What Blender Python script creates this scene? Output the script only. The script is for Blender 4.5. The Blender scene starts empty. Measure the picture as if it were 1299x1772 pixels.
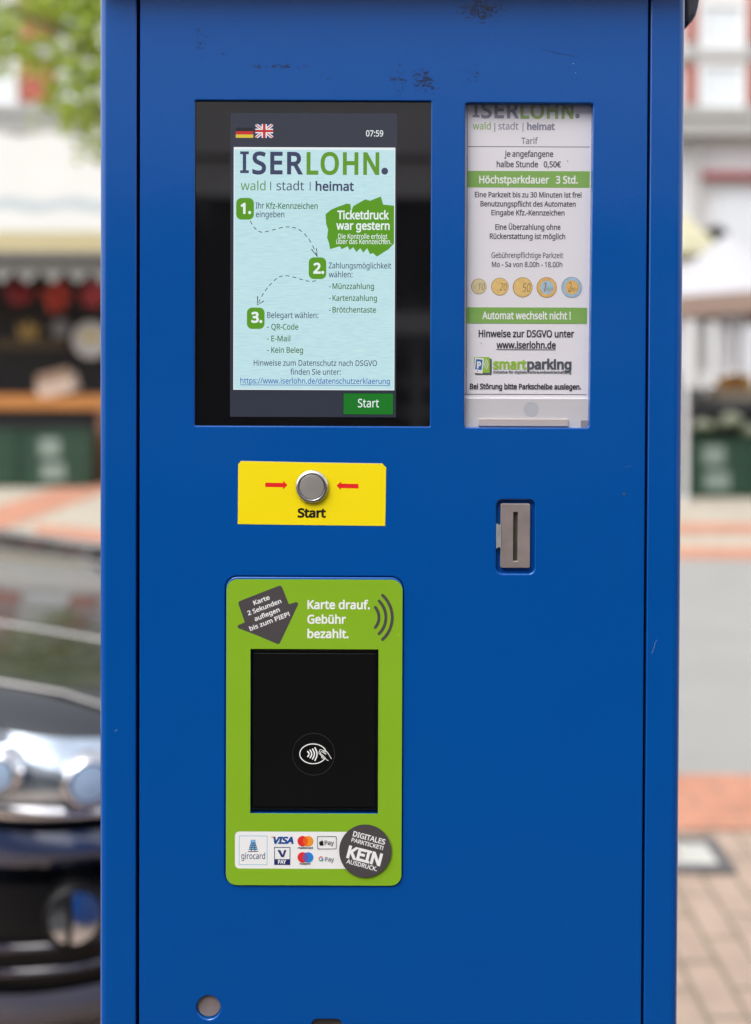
import bpy, bmesh, math, random, os
from mathutils import Vector, Matrix, Euler, noise

random.seed(7)
sc = bpy.context.scene
col = sc.collection
R = math.radians

# ------------------------------------------------------------------ camera
F = 1800.0                 # focal length in photo pixels (photo is 1299 x 1772)
S = 0.375e-3               # metres per photo pixel on the front of the machine
D = F * S                  # camera to front panel
CX, CY = 649.5, 633.0      # principal point (the lens is shifted)
CAMZ = 1.40
PITCH, ROLL = R(0.75), R(0.22)

cam = bpy.data.cameras.new('camera')
cam_o = bpy.data.objects.new('camera', cam)
col.objects.link(cam_o)
cam.sensor_fit = 'VERTICAL'
cam.sensor_height = 36.0
cam.lens = 36.0 * F / 1772.0
cam.shift_y = -(886.0 - CY) / 1772.0
cam.clip_start = 0.02
cam.clip_end = 400.0
cam.dof.use_dof = True
cam.dof.focus_distance = D
cam.dof.aperture_fstop = 3.1
CAMR = Matrix.Rotation(R(90) - PITCH, 3, 'X') @ Matrix.Rotation(ROLL, 3, 'Z')
cam_o.matrix_world = Matrix.Translation((0, -D, CAMZ)) @ CAMR.to_4x4()
sc.camera = cam_o

# ------------------------------------------------------------------ sky, sun, exposure
EXPO = 1.25
SUN_EL, SUN_AZ = 56.0, 222.0          # veiled sun high behind the viewer's left shoulder
w = bpy.data.worlds.new('World')
sc.world = w
w.use_nodes = True
nt = w.node_tree
sky = nt.nodes.new('ShaderNodeTexSky')
sky.sky_type = 'NISHITA'
sky.sun_disc = False
sky.sun_elevation = R(SUN_EL)
sky.sun_rotation = R(SUN_AZ)
sky.dust_density = 4.0
sky.ozone_density = 1.0
hs = nt.nodes.new('ShaderNodeHueSaturation')
hs.inputs['Saturation'].default_value = 0.30
nt.links.new(sky.outputs[0], hs.inputs['Color'])
nt.links.new(hs.outputs[0], nt.nodes['Background'].inputs['Color'])
nt.nodes['Background'].inputs['Strength'].default_value = 0.15

sl = bpy.data.lights.new('sun', 'SUN')
sl.energy = .6
sl.angle = R(40)
sl.color = (1.0, 0.95, 0.88)
sun = bpy.data.objects.new('sun', sl)
col.objects.link(sun)
az, el = R(SUN_AZ), R(SUN_EL)
sun_dir = Vector((math.sin(az) * math.cos(el), math.cos(az) * math.cos(el), math.sin(el)))
sun.rotation_euler = sun_dir.to_track_quat('Z', 'Y').to_euler()

sc.view_settings.view_transform = 'Standard'
sc.view_settings.look = 'None'
sc.view_settings.gamma = 1.0
sc.view_settings.exposure = EXPO
sc.render.engine = 'CYCLES'
sc.cycles.use_denoising = True
sc.cycles.max_bounces = 8
sc.cycles.caustics_reflective = False
sc.cycles.caustics_refractive = False
sc.render.film_transparent = False

# ------------------------------------------------------------------ colour and material helpers
def lin(c):
    c = c / 255.0
    return c / 12.92 if c <= 0.04045 else ((c + 0.055) / 1.055) ** 2.4

def rgb(r, g, b, k=1.0):
    return (min(lin(r) * k, .9), min(lin(g) * k, .9), min(lin(b) * k, .9), 1.0)

MATS = {}
def mat(name, color, rough=0.5, metal=0.0, coat=0.0, coat_rough=0.05, spec=0.5, emit=None, es=1.0,
        var=0.0, vscale=8.0, bump=0.0, bscale=200.0, trans=0.0):
    if name in MATS:
        return MATS[name]
    m = bpy.data.materials.new(name)
    m.use_nodes = True
    n, l = m.node_tree.nodes, m.node_tree.links
    p = n['Principled BSDF']
    p.inputs['Base Color'].default_value = color
    p.inputs['Roughness'].default_value = rough
    p.inputs['Metallic'].default_value = metal
    p.inputs['Coat Weight'].default_value = coat
    p.inputs['Coat Roughness'].default_value = coat_rough
    p.inputs['Specular IOR Level'].default_value = spec
    p.inputs['Transmission Weight'].default_value = trans
    if emit is not None:
        p.inputs['Emission Color'].default_value = emit
        p.inputs['Emission Strength'].default_value = es
    if var > 0 or bump > 0:
        tc = n.new('ShaderNodeTexCoord')
    if var > 0:
        nz = n.new('ShaderNodeTexNoise')
        nz.inputs['Scale'].default_value = vscale
        nz.inputs['Detail'].default_value = 6
        l.new(tc.outputs['Object'], nz.inputs['Vector'])
        mx = n.new('ShaderNodeMix'); mx.data_type = 'RGBA'
        mx.inputs[6].default_value = tuple(c * (1 - var) for c in color[:3]) + (1,)
        mx.inputs[7].default_value = tuple(min(c * (1 + var), 1) for c in color[:3]) + (1,)
        l.new(nz.outputs['Fac'], mx.inputs[0])
        l.new(mx.outputs[2], p.inputs['Base Color'])
        rr = n.new('ShaderNodeMapRange')
        rr.inputs[3].default_value = max(rough - .12, 0.02); rr.inputs[4].default_value = min(rough + .12, 1)
        l.new(nz.outputs['Fac'], rr.inputs[0])
        l.new(rr.outputs[0], p.inputs['Roughness'])
    if bump > 0:
        b2 = n.new('ShaderNodeTexNoise'); b2.inputs['Scale'].default_value = bscale
        b2.inputs['Detail'].default_value = 3
        l.new(tc.outputs['Object'], b2.inputs['Vector'])
        bp = n.new('ShaderNodeBump'); bp.inputs['Strength'].default_value = bump
        bp.inputs['Distance'].default_value = 0.001
        l.new(b2.outputs['Fac'], bp.inputs['Height'])
        l.new(bp.outputs[0], p.inputs['Normal'])
        l.new(bp.outputs[0], p.inputs['Coat Normal'])
    MATS[name] = m
    return m

def P(px, py):
    """photo pixel -> (x, z) on the plane of the machine's front, in metres"""
    d = CAMR @ Vector(((px - CX) / F, -(py - CY) / F, -1.0))
    t = D / d.y
    return d.x * t, CAMZ + d.z * t

def G(px, py, z=0.0):
    """photo pixel -> point on a horizontal plane"""
    d = CAMR @ Vector(((px - CX) / F, -(py - CY) / F, -1.0))
    t = (z - CAMZ) / d.z
    return Vector((d.x * t, -D + d.y * t, z))

def B(px, py, dist):
    """photo pixel -> point of the upright plane dist metres from the camera"""
    d = CAMR @ Vector(((px - CX) / F, -(py - CY) / F, -1.0))
    t = dist / d.y
    return Vector((d.x * t, -D + dist, CAMZ + d.z * t))

# ------------------------------------------------------------------ mesh builder
FONT = None
try:
    FONT = bpy.data.fonts.load(os.path.join(bpy.utils.system_resource('DATAFILES', path='fonts'), 'NotoSansHebrew-Regular.woff2'))
except Exception:
    FONT = None          # Blender's built-in face

def glyphs(txt, weight=0.0, shear=0.0, track=1.0):
    cu = bpy.data.curves.new('glyphs', 'FONT')
    if FONT:
        cu.font = FONT
    cu.body = txt
    cu.size = 1.0
    cu.resolution_u = 4
    cu.bevel_depth = weight
    cu.bevel_resolution = 0
    cu.shear = shear
    cu.space_character = track
    cu.fill_mode = 'FRONT'
    o = bpy.data.objects.new('glyphs', cu)
    col.objects.link(o)
    dg = bpy.context.evaluated_depsgraph_get()
    ev = o.evaluated_get(dg)
    me = ev.to_mesh()
    vs = [v.co.copy() for v in me.vertices]
    fs = [tuple(p.vertices) for p in me.polygons]
    ev.to_mesh_clear()
    bpy.data.objects.remove(o)
    bpy.data.curves.remove(cu)
    return vs, fs

_cap = {}
def capheight(weight):
    if weight not in _cap:
        vs, _ = glyphs('H', weight)
        _cap[weight] = max(v.y for v in vs) - weight * 0
    return _cap[weight]

class MB:
    def __init__(s):
        s.v, s.f, s.m, s.mats, s.sm = [], [], [], [], []
        s.lift = 0.0
    def mi(s, m):
        if m not in s.mats:
            s.mats.append(m)
        return s.mats.index(m)
    def face(s, pts, m, smooth=False):
        i = len(s.v)
        s.v += [tuple(p) for p in pts]
        s.f.append(tuple(range(i, i + len(pts)))); s.m.append(s.mi(m)); s.sm.append(smooth)
    def grid(s, rows, m, closed_u=False, closed_v=False, smooth=True):
        i0 = len(s.v); nu = len(rows); nv = len(rows[0])
        for r in rows:
            s.v += [tuple(p) for p in r]
        k = s.mi(m)
        for a in range(nu if closed_u else nu - 1):
            for b in range(nv if closed_v else nv - 1):
                a2, b2 = (a + 1) % nu, (b + 1) % nv
                s.f.append((i0 + a * nv + b, i0 + a2 * nv + b, i0 + a2 * nv + b2, i0 + a * nv + b2))
                s.m.append(k); s.sm.append(smooth)
    def box(s, x0, x1, y0, y1, z0, z1, m):
        p = [(x, y, z) for x in (x0, x1) for y in (y0, y1) for z in (z0, z1)]
        for q in ((0, 1, 3, 2), (4, 6, 7, 5), (0, 4, 5, 1), (2, 3, 7, 6), (0, 2, 6, 4), (1, 5, 7, 3)):
            s.face([p[i] for i in q], m)
    def tube(s, pts, r, m, n=8, cap=True):
        pts = [Vector(p) for p in pts]
        rows = []
        for i, p in enumerate(pts):
            t = (pts[min(i + 1, len(pts) - 1)] - pts[max(i - 1, 0)]).normalized()
            a = Vector((0, 0, 1)) if abs(t.z) < .9 else Vector((1, 0, 0))
            u = t.cross(a).normalized(); w_ = t.cross(u)
            rr = r[i] if isinstance(r, (list, tuple)) else r
            rows.append([p + (u * math.cos(q * 2 * math.pi / n) + w_ * math.sin(q * 2 * math.pi / n)) * rr for q in range(n)])
        s.grid(rows, m, closed_v=True)
        if cap:
            s.face(rows[0], m); s.face(rows[-1][::-1], m)
    # ---- flat artwork on the machine's front, given in photo pixels; w = distance in front of the panel
    def nextw(s, w):
        s.lift += 0.000008
        return -(w + s.lift)
    def poly(s, pts, m, w):
        y = s.nextw(w)
        q = [P(*p) for p in pts]
        s.face([(x, y, z) for x, z in q], m)
    def rect(s, x0, y0, x1, y1, m, w, r=0.0):
        y = s.nextw(w)
        s.face([(x, y, z) for x, z in rrect(x0, y0, x1, y1, r)], m)
    def ell(s, cx, cy, rx, ry, m, w, n=40, a0=0, a1=360):
        y = s.nextw(w)
        X, Z = P(cx, cy)
        full = a1 - a0 >= 360
        pts = [] if full else [(X, y, Z)]
        for i in range(n if full else n + 1):
            a = R(a0 + (a1 - a0) * i / n)
            pts.append((X + rx * S * math.cos(a), y, Z + ry * S * math.sin(a)))
        s.face(pts, m)
    def stroke(s, pts, wid, m, w, caps=True, closed=False):
        y = s.nextw(w)
        q = [Vector(P(*p)) for p in pts]
        h = wid * S / 2
        n = len(q)
        Ls, Rs = [], []
        for i in range(n):
            if closed:
                t = q[(i + 1) % n] - q[i - 1]
            else:
                t = q[min(i + 1, n - 1)] - q[max(i - 1, 0)]
            t.normalize(); nn = Vector((-t.y, t.x))
            Ls.append(q[i] + nn * h); Rs.append(q[i] - nn * h)
        to = lambda v: (v.x, y, v.y)
        for i in range(n if closed else n - 1):
            j = (i + 1) % n
            s.face([to(Ls[i]), to(Ls[j]), to(Rs[j]), to(Rs[i])], m)
        if caps and not closed:
            for c, a, b in ((q[0], Ls[0], Rs[0]), (q[-1], Rs[-1], Ls[-1])):
                a0 = math.atan2(a.y - c.y, a.x - c.x)
                s.face([(c.x + h * math.cos(a0 + math.pi * k / 8), y, c.y + h * math.sin(a0 + math.pi * k / 8)) for k in range(9)], m)
    def text(s, txt, x0, x1, yb, cap, m, w, weight=0.0, y1=None, shear=0.0, track=1.0):
        """writing from pixel x0 to x1 on baseline yb; cap = capital height in pixels"""
        y = -(w + s.lift + 0.000008)
        vs, fs = glyphs(txt, weight, shear, track)
        if not vs:
            return
        lo, hi = min(v.x for v in vs), max(v.x for v in vs)
        a = Vector(P(x0, yb)); b = Vector(P(x1, yb if y1 is None else y1))
        if y1 is None:
            mid = (a.y + b.y) / 2
            a.y = b.y = mid
        dirv = b - a
        L = dirv.length; dirv.normalize(); up = Vector((-dirv.y, dirv.x))
        sx = L / (hi - lo); sy = cap * S / capheight(weight)
        k = s.mi(m); i0 = len(s.v)
        for v in vs:
            p = a + dirv * ((v.x - lo) * sx) + up * (v.y * sy)
            s.v.append((p.x, y - v.z * sy * 0.02, p.y))
        for f in fs:
            s.f.append(tuple(i0 + i for i in f)); s.m.append(k); s.sm.append(False)
    # ---- a plate with holes cut in it; loops in photo pixels, front face at w, thickness t, rounded edges
    def plate(s, loops, m, w, t, bev=0.0, metric=False):
        cu = bpy.data.curves.new('plate', 'CURVE')
        cu.dimensions = '2D'
        cu.fill_mode = 'BOTH'
        cu.bevel_depth = bev
        cu.bevel_resolution = 2
        cu.extrude = max(t / 2 - bev, 0)
        cu.offset = -bev
        for lp in loops:
            sp = cu.splines.new('POLY')
            q = lp if metric else [P(*p) for p in lp]
            sp.points.add(len(q) - 1)
            for i, (x, z) in enumerate(q):
                sp.points[i].co = (x, z, 0, 1)
            sp.use_cyclic_u = True
        o = bpy.data.objects.new('plate', cu)
        col.objects.link(o)
        dg = bpy.context.evaluated_depsgraph_get()
        ev = o.evaluated_get(dg)
        me = ev.to_mesh()
        k = s.mi(m); i0 = len(s.v)
        for v in me.vertices:
            s.v.append((v.co.x, -(w - t / 2 + v.co.z), v.co.y))
        for p in me.polygons:
            s.f.append(tuple(i0 + i for i in p.vertices)); s.m.append(k); s.sm.append(False)
        ev.to_mesh_clear()
        bpy.data.objects.remove(o)
        bpy.data.curves.remove(cu)
    def build(s, name, parent=None, origin=None):
        me = bpy.data.meshes.new(name)
        off = Vector(origin) if origin is not None else Vector((0, 0, 0))
        if parent is not None and origin is None:
            off = world_loc(parent)
        me.from_pydata([(v[0] - off.x, v[1] - off.y, v[2] - off.z) for v in s.v], [], s.f)
        for m in s.mats:
            me.materials.append(m)
        for p, k, sm in zip(me.polygons, s.m, s.sm):
            p.material_index = k; p.use_smooth = sm
        me.update()
        o = bpy.data.objects.new(name, me)
        col.objects.link(o)
        if parent is not None:
            o.parent = parent
        else:
            o.location = off
        return o

def world_loc(o):
    v = Vector((0, 0, 0))
    while o is not None:
        v += o.location
        o = o.parent
    return v

def rrect(x0, y0, x1, y1, r=0.0, n=6):
    """rounded rectangle, photo pixels -> list of (x, z), true rectangle on the panel"""
    xa = P(x0, (y0 + y1) / 2)[0]; xb = P(x1, (y0 + y1) / 2)[0]
    za = P((x0 + x1) / 2, y0)[1]; zb = P((x0 + x1) / 2, y1)[1]
    if r <= 0:
        return [(xa, zb), (xb, zb), (xb, za), (xa, za)]
    q = r * S
    out = []
    for cx, cz, a0 in ((xb - q, zb + q, -90), (xb - q, za - q, 0), (xa + q, za - q, 90), (xa + q, zb + q, 180)):
        for i in range(n + 1):
            a = R(a0 + 90 * i / n)
            out.append((cx + q * math.cos(a), cz + q * math.sin(a)))
    return out

def disc(cx, cy, r, n=48):
    X, Z = P(cx, cy)
    return [(X + r * S * math.cos(2 * math.pi * i / n), Z + r * S * math.sin(2 * math.pi * i / n)) for i in range(n)]

def thing(name, label, cat, loc=(0, 0, 0), group=None):
    o = bpy.data.objects.new(name, None)
    o.empty_display_size = 0.1
    col.objects.link(o)
    o.location = loc
    o['label'] = label; o['category'] = cat
    if group:
        o['group'] = group
    return o

def tag(o, label, cat, group=None):
    o['label'] = label; o['category'] = cat
    if group:
        o['group'] = group
    return o

def struct(o):
    o['kind'] = 'structure'
    return o

def lathe(mb, cx, cy, w0, prof, m, n=48, smooth=True):
    """turned part on the machine's front: prof = [(radius px, height above panel m)]"""
    X, Z = P(cx, cy)
    rows = [[(X + r * S * math.cos(2 * math.pi * k / n), -(w0 + h), Z + r * S * math.sin(2 * math.pi * k / n)) for k in range(n)] for r, h in prof]
    mb.grid(rows, m, closed_v=True, smooth=smooth)

# ================================================================== GROUND
def paving(name, c1, c2, mortar, sx, sy, rot=90, off=0.5):
    m = bpy.data.materials.new(name); m.use_nodes = True
    n, l = m.node_tree.nodes, m.node_tree.links
    p = n['Principled BSDF']; p.inputs['Roughness'].default_value = .85
    tc = n.new('ShaderNodeTexCoord'); mp = n.new('ShaderNodeMapping')
    mp.inputs['Rotation'].default_value = (0, 0, R(rot))
    l.new(tc.outputs['Object'], mp.inputs['Vector'])
    b = n.new('ShaderNodeTexBrick')
    b.offset = off
    b.inputs['Color1'].default_value = c1; b.inputs['Color2'].default_value = c2; b.inputs['Mortar'].default_value = mortar
    b.inputs['Scale'].default_value = 1.0
    b.inputs['Mortar Size'].default_value = 0.006
    b.inputs['Brick Width'].default_value = sx; b.inputs['Row Height'].default_value = sy
    l.new(mp.outputs[0], b.inputs['Vector'])
    nz = n.new('ShaderNodeTexNoise'); nz.inputs['Scale'].default_value = 9; nz.inputs['Detail'].default_value = 8
    l.new(tc.outputs['Object'], nz.inputs['Vector'])
    mx = n.new('ShaderNodeMix'); mx.data_type = 'RGBA'; mx.blend_type = 'MULTIPLY'; mx.inputs[0].default_value = .55
    cr = n.new('ShaderNodeValToRGB'); cr.color_ramp.elements[0].position = .3; cr.color_ramp.elements[1].position = .7
    cr.color_ramp.elements[0].color = (.55, .55, .55, 1); cr.color_ramp.elements[1].color = (1, 1, 1, 1)
    l.new(nz.outputs['Fac'], cr.inputs[0])
    l.new(b.outputs['Color'], mx.inputs[6]); l.new(cr.outputs[0], mx.inputs[7])
    l.new(mx.outputs[2], p.inputs['Base Color'])
    bp = n.new('ShaderNodeBump'); bp.inputs['Strength'].default_value = .5; bp.inputs['Distance'].default_value = .004; bp.invert = True
    l.new(b.outputs['Fac'], bp.inputs['Height']); l.new(bp.outputs[0], p.inputs['Normal'])
    return m

def sheet(name, pts, z, m):
    mb = MB(); mb.face([(x, y, z) for x, y in pts], m)
    return struct(mb.build(name))

Yd = lambda d: d - D
beige = paving('beige_brick', (.40, .30, .235, 1), (.34, .255, .20, 1), (.20, .16, .115, 1), .20, .088)
pale = paving('pale_slabs', (.43, .385, .31, 1), (.40, .355, .29, 1), (.3, .27, .22, 1), .4, .3, rot=0)
redb = paving('red_brick', (.50, .23, .145, 1), (.44, .20, .13, 1), (.30, .18, .13, 1), .20, .10, rot=0)
asph = mat('asphalt', (.245, .245, .235, 1), .9, var=.12, vscale=3.0, bump=.3, bscale=300)

sheet('ground', [(-90, -40), (90, -40), (90, 130), (-90, 130)], 0.0, beige)
darkp = paving('dark_cobbles', (.026, .025, .025, 1), (.036, .035, .034, 1), (.012, .012, .012, 1), .12, .12, rot=0)
sheet('forecourt', [(-60, -4.3), (60, -4.3), (60, .25), (-60, .25)], 0.006, darkp)  # unseen ground, made dark so the panel and reader reflect less light
sheet('road', [(-60, Yd(3.43)), (60, Yd(3.43)), (60, Yd(7.0)), (-60, Yd(7.0))], 0.006, asph)
sheet('brick_strip', [(-60, Yd(3.03)), (60, Yd(3.03)), (60, Yd(3.43)), (-60, Yd(3.43))], 0.006, redb)
sheet('market_pavement', [(-60, Yd(7.0)), (60, Yd(7.0)), (60, Yd(40)), (-60, Yd(40))], 0.006, pale)
sheet('brick_strip', [(-2.0, Yd(7.02)), (60, Yd(7.02)), (60, Yd(7.45)), (-2.0, Yd(7.45))], 0.012, redb)
sheet('brick_strip', [(-2.0, Yd(8.0)), (60, Yd(8.0)), (60, Yd(8.5)), (-2.0, Yd(8.5))], 0.012, redb)
a, b, c, d_ = G(-40, 935), G(-40, 890), G(190, 815), G(190, 850)
sheet('brick_strip', [(q.x, q.y) for q in (a, d_, c, b)], 0.012, redb)
a, b, c, d_ = G(60, 930), G(60, 910), G(300, 935), G(300, 965)
sheet('brick_strip', [(q.x, q.y) for q in (a, d_, c, b)], 0.018, redb)

# ================================================================== THE TICKET MACHINE
# ---- materials
def blue_paint(name, scuffs=False):
    m = mat(name, (.0015, .072, .335, 1), .35, coat=1.0, coat_rough=.10, spec=.08, bump=.06, bscale=500)
    n, l = m.node_tree.nodes, m.node_tree.links
    p = n['Principled BSDF']
    tc = n.new('ShaderNodeTexCoord')
    nz = n.new('ShaderNodeTexNoise'); nz.inputs['Scale'].default_value = 3.0; nz.inputs['Detail'].default_value = 5
    l.new(tc.outputs['Object'], nz.inputs['Vector'])
    mx = n.new('ShaderNodeMix'); mx.data_type = 'RGBA'
    mx.inputs[6].default_value = (.0, .068, .318, 1); mx.inputs[7].default_value = (.0, .082, .354, 1)
    l.new(nz.outputs['Fac'], mx.inputs[0])
    out = mx.outputs[2]
    if scuffs:
        geo = n.new('ShaderNodeNewGeometry')
        sep = n.new('ShaderNodeSeparateXYZ'); l.new(geo.outputs['Position'], sep.inputs[0])
        def math_(op, a, b=None):
            q = n.new('ShaderNodeMath'); q.operation = op
            for i, v in enumerate((a, b)):
                if v is None: continue
                if isinstance(v, (int, float)): q.inputs[i].default_value = v
                else: l.new(v, q.inputs[i])
            return q.outputs[0]
        def smooth_in(v, c, h):       # 1 at c, falling to 0 at distance h
            dlt = math_('DIVIDE', math_('ABSOLUTE', math_('SUBTRACT', v, c)), h)
            return math_('MAXIMUM', math_('SUBTRACT', 1.0, dlt), 0.0)
        total = None
        for (x0, y0, x1, y1, k) in ((322, 35, 372, 105, .50), (380, 75, 394, 110, .45), (395, 108, 570, 122, .62), (480, 120, 660, 148, .35),
                                    (668, 100, 712, 178, .62), (700, 100, 770, 172, .66), (770, 100, 860, 160, .42), (775, -22, 895, 50, .72)):
            ax, az_ = P((x0 + x1) / 2, (y0 + y1) / 2)
            box_ = math_('MULTIPLY', smooth_in(sep.outputs[0], ax, (x1 - x0) / 2 * S), smooth_in(sep.outputs[2], az_, (y1 - y0) / 2 * S))
            box_ = math_('MULTIPLY', math_('POWER', box_, .5), k)
            total = box_ if total is None else math_('MAXIMUM', total, box_)
        n2 = n.new('ShaderNodeTexNoise'); n2.inputs['Scale'].default_value = 330; n2.inputs['Detail'].default_value = 6
        n2.inputs['Roughness'].default_value = .7; n2.inputs['Distortion'].default_value = 1.0
        mp2 = n.new('ShaderNodeMapping'); mp2.inputs['Scale'].default_value = (.75, 1, 1.2)
        l.new(geo.outputs['Position'], mp2.inputs['Vector']); l.new(mp2.outputs[0], n2.inputs['Vector'])
        thr = math_('GREATER_THAN', math_('ADD', n2.outputs['Fac'], math_('MULTIPLY', total, .42)), .735)
        m2 = n.new('ShaderNodeMix'); m2.data_type = 'RGBA'
        m2.inputs[7].default_value = (.006, .016, .04, 1)
        l.new(math_('MULTIPLY', thr, .85), m2.inputs[0]); l.new(out, m2.inputs[6])
        out = m2.outputs[2]
        # tiny chips down to the primer
        for (x, y, r, cc) in ((1080, 855, 3.2, (.10, .08, .06, 1)), (1127, 890, 2.2, (.12, .10, .09, 1)), (992, 110, 1.2, (.5, .55, .6, 1)), (996, 126, 1.0, (.5, .55, .6, 1))):
            ax, az_ = P(x, y)
            hit = math_('MULTIPLY', smooth_in(sep.outputs[0], ax, r * S), smooth_in(sep.outputs[2], az_, r * S))
            hit = math_('GREATER_THAN', math_('ADD', hit, math_('MULTIPLY', math_('SUBTRACT', n2.outputs['Fac'], .5), .5)), .32)
            m3 = n.new('ShaderNodeMix'); m3.data_type = 'RGBA'; m3.inputs[7].default_value = cc
            l.new(hit, m3.inputs[0]); l.new(out, m3.inputs[6]); out = m3.outputs[2]
    n3 = n.new('ShaderNodeTexNoise'); n3.inputs['Scale'].default_value = 7.0; n3.inputs['Detail'].default_value = 8; n3.inputs['Roughness'].default_value = .65
    l.new(tc.outputs['Object'], n3.inputs['Vector'])
    mr = n.new('ShaderNodeMapRange'); mr.inputs[1].default_value = .3; mr.inputs[2].default_value = .7; mr.inputs[3].default_value = .05; mr.inputs[4].default_value = .26
    l.new(n3.outputs['Fac'], mr.inputs[0]); l.new(mr.outputs[0], p.inputs['Coat Roughness'])
    n4 = n.new('ShaderNodeTexNoise'); n4.inputs['Scale'].default_value = 9.0; n4.inputs['Detail'].default_value = 1
    l.new(tc.outputs['Object'], n4.inputs['Vector'])
    b4 = n.new('ShaderNodeBump'); b4.inputs['Strength'].default_value = .35; b4.inputs['Distance'].default_value = .004
    l.new(n4.outputs['Fac'], b4.inputs['Height'])
    fine = [q for q in n if q.type == 'BUMP' and q != b4][0]
    l.new(b4.outputs[0], fine.inputs['Normal'])
    l.new(out, p.inputs['Base Color'])
    return m

BLUE = blue_paint('blue_paint')
BLUED = blue_paint('blue_paint_door', True)
BLACKGAP = mat('black_gap', (.004, .004, .004, 1), .8, spec=.1)
STEEL = mat('brushed_steel', (.40, .375, .36, 1), .5, metal=.55, var=.12, vscale=60)
STEELD = mat('worn_steel', (.33, .275, .265, 1), .55, metal=.45, var=.22, vscale=110)
CHROME = mat('polished_steel', (.72, .71, .70, 1), .2, metal=.9)
GREEN = mat('apple_green', rgb(138, 184, 38, .95), .38, coat=.2, var=.03, vscale=20)
CHARC = mat('charcoal_print', rgb(75, 70, 72), .45)
WHITEP = mat('white_print', (.87, .87, .87, 1), .4)
YELLOW = mat('yellow_vinyl', (.93, .74, .004, 1), .38, var=.02, vscale=25)
RED = mat('red_print', (.80, .016, .018, 1), .4)
BLACK = mat('black_print', (.008, .008, .008, 1), .4)
GLASSK = mat('black_glass', (.004, .004, .005, 1), .03, spec=.7, coat=1.0, coat_rough=.02)
def smudge(m, lo, hi, sc_):
    n, l = m.node_tree.nodes, m.node_tree.links
    tc = n.new('ShaderNodeTexCoord'); q = n.new('ShaderNodeTexNoise'); q.inputs['Scale'].default_value = sc_; q.inputs['Detail'].default_value = 7; q.inputs['Distortion'].default_value = .8
    l.new(tc.outputs['Object'], q.inputs['Vector'])
    mr = n.new('ShaderNodeMapRange'); mr.inputs[1].default_value = .42; mr.inputs[2].default_value = .7; mr.inputs[3].default_value = lo; mr.inputs[4].default_value = hi
    l.new(q.outputs['Fac'], mr.inputs[0]); l.new(mr.outputs[0], n['Principled BSDF'].inputs['Coat Roughness'])
smudge(GLASSK, .015, .16, 18)
EK = 2.0 ** -EXPO

def lcd(name, r, g, b, k=1.0):
    m = mat('lcd_' + name, (.004, .004, .005, 1), .03, spec=.5, emit=(lin(r), lin(g), lin(b), 1), es=EK * k)
    return m
L_BAR = lcd('bar', 52, 56, 68)
L_NAVY = lcd('navy', 62, 68, 98)
L_GREEN = lcd('green', 98, 150, 40)
L_LGREEN = lcd('light_green', 110, 150, 95)
L_DGREEN = lcd('dark_green', 72, 112, 58)
L_BADGE = lcd('badge', 92, 152, 38)
L_WHITE = lcd('white', 232, 240, 242)
L_BLACK = lcd('black', 28, 34, 40)
L_LINK = lcd('link', 40, 95, 175)
L_START = lcd('start', 30, 118, 38)
L_RED = lcd('red', 190, 48, 48)
L_GOLD = lcd('gold', 214, 190, 60)
L_UKB = lcd('flag_blue', 50, 56, 120)
L_PAGE = lcd('page', 188, 224, 231)
n, l = L_PAGE.node_tree.nodes, L_PAGE.node_tree.links
tc = n.new('ShaderNodeTexCoord')
wv = n.new('ShaderNodeTexNoise'); wv.inputs['Scale'].default_value = 1.0; wv.inputs['Detail'].default_value = 3
mp = n.new('ShaderNodeMapping'); mp.inputs['Scale'].default_value = (120, 1, 1500)
l.new(tc.outputs['Object'], mp.inputs['Vector']); l.new(mp.outputs[0], wv.inputs['Vector'])
wx = n.new('ShaderNodeMix'); wx.data_type = 'RGBA'
wx.inputs[6].default_value = (lin(182), lin(218), lin(228), 1); wx.inputs[7].default_value = (lin(198), lin(231), lin(233), 1)
cr = n.new('ShaderNodeMapRange'); cr.inputs[1].default_value = .3; cr.inputs[2].default_value = .7
l.new(wv.outputs['Fac'], cr.inputs[0]); l.new(cr.outputs[0], wx.inputs[0])
l.new(wx.outputs[2], n['Principled BSDF'].inputs['Emission Color'])

mx_l, mz_t = P(172, 886)[0], P(0, 40)[1]
XL, XR = P(170, 886)[0], P(1181.5, 886)[0]
ZT = P(650, -34)[1]          # underside of the rain hood is a little above the frame
machine = thing('ticket_machine', 'tall blue parking ticket machine with lit touch screen and yellow start sticker',
                'ticket machine', ((XL + XR) / 2, 0.16, 0))

# housing: sides and back with rounded front corners
mb = MB()
rr = .006
def prof(z):
    pts = []
    gl, gr = P(235, 886)[0], P(1120.5, 886)[0]
    pts.append((gl, .018, z)); pts.append((gl, .0006, z)); pts.append((gl - .0006, 0, z))
    for i in range(7):
        a = R(-90 - 90 * i / 6)
        pts.append((XL + rr + rr * math.cos(a), rr + rr * math.sin(a), z))
    pts.append((XL, .31, z)); pts.append((XL + .01, .32, z)); pts.append((XR - .01, .32, z)); pts.append((XR, .31, z))
    for i in range(7):
        a = R(0 - 90 * i / 6)
        pts.append((XR - rr + rr * math.cos(a), rr + rr * math.sin(a), z))
    pts.append((gr + .0006, 0, z)); pts.append((gr, .0006, z)); pts.append((gr, .018, z))
    return pts
rows = [prof(0.03), prof(ZT)]
mb.grid(rows, BLUE, smooth=False)
# inner black channel behind the door gap
mb.box(XL + .006, XR - .006, .019, .03, .04, ZT, BLACKGAP)
# foot
mb.box(XL - .012, XR + .012, -.012, .332, 0, .03, mat('grey_base', (.12, .12, .12, 1), .7))
housing = mb.build('housing', machine)

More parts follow.
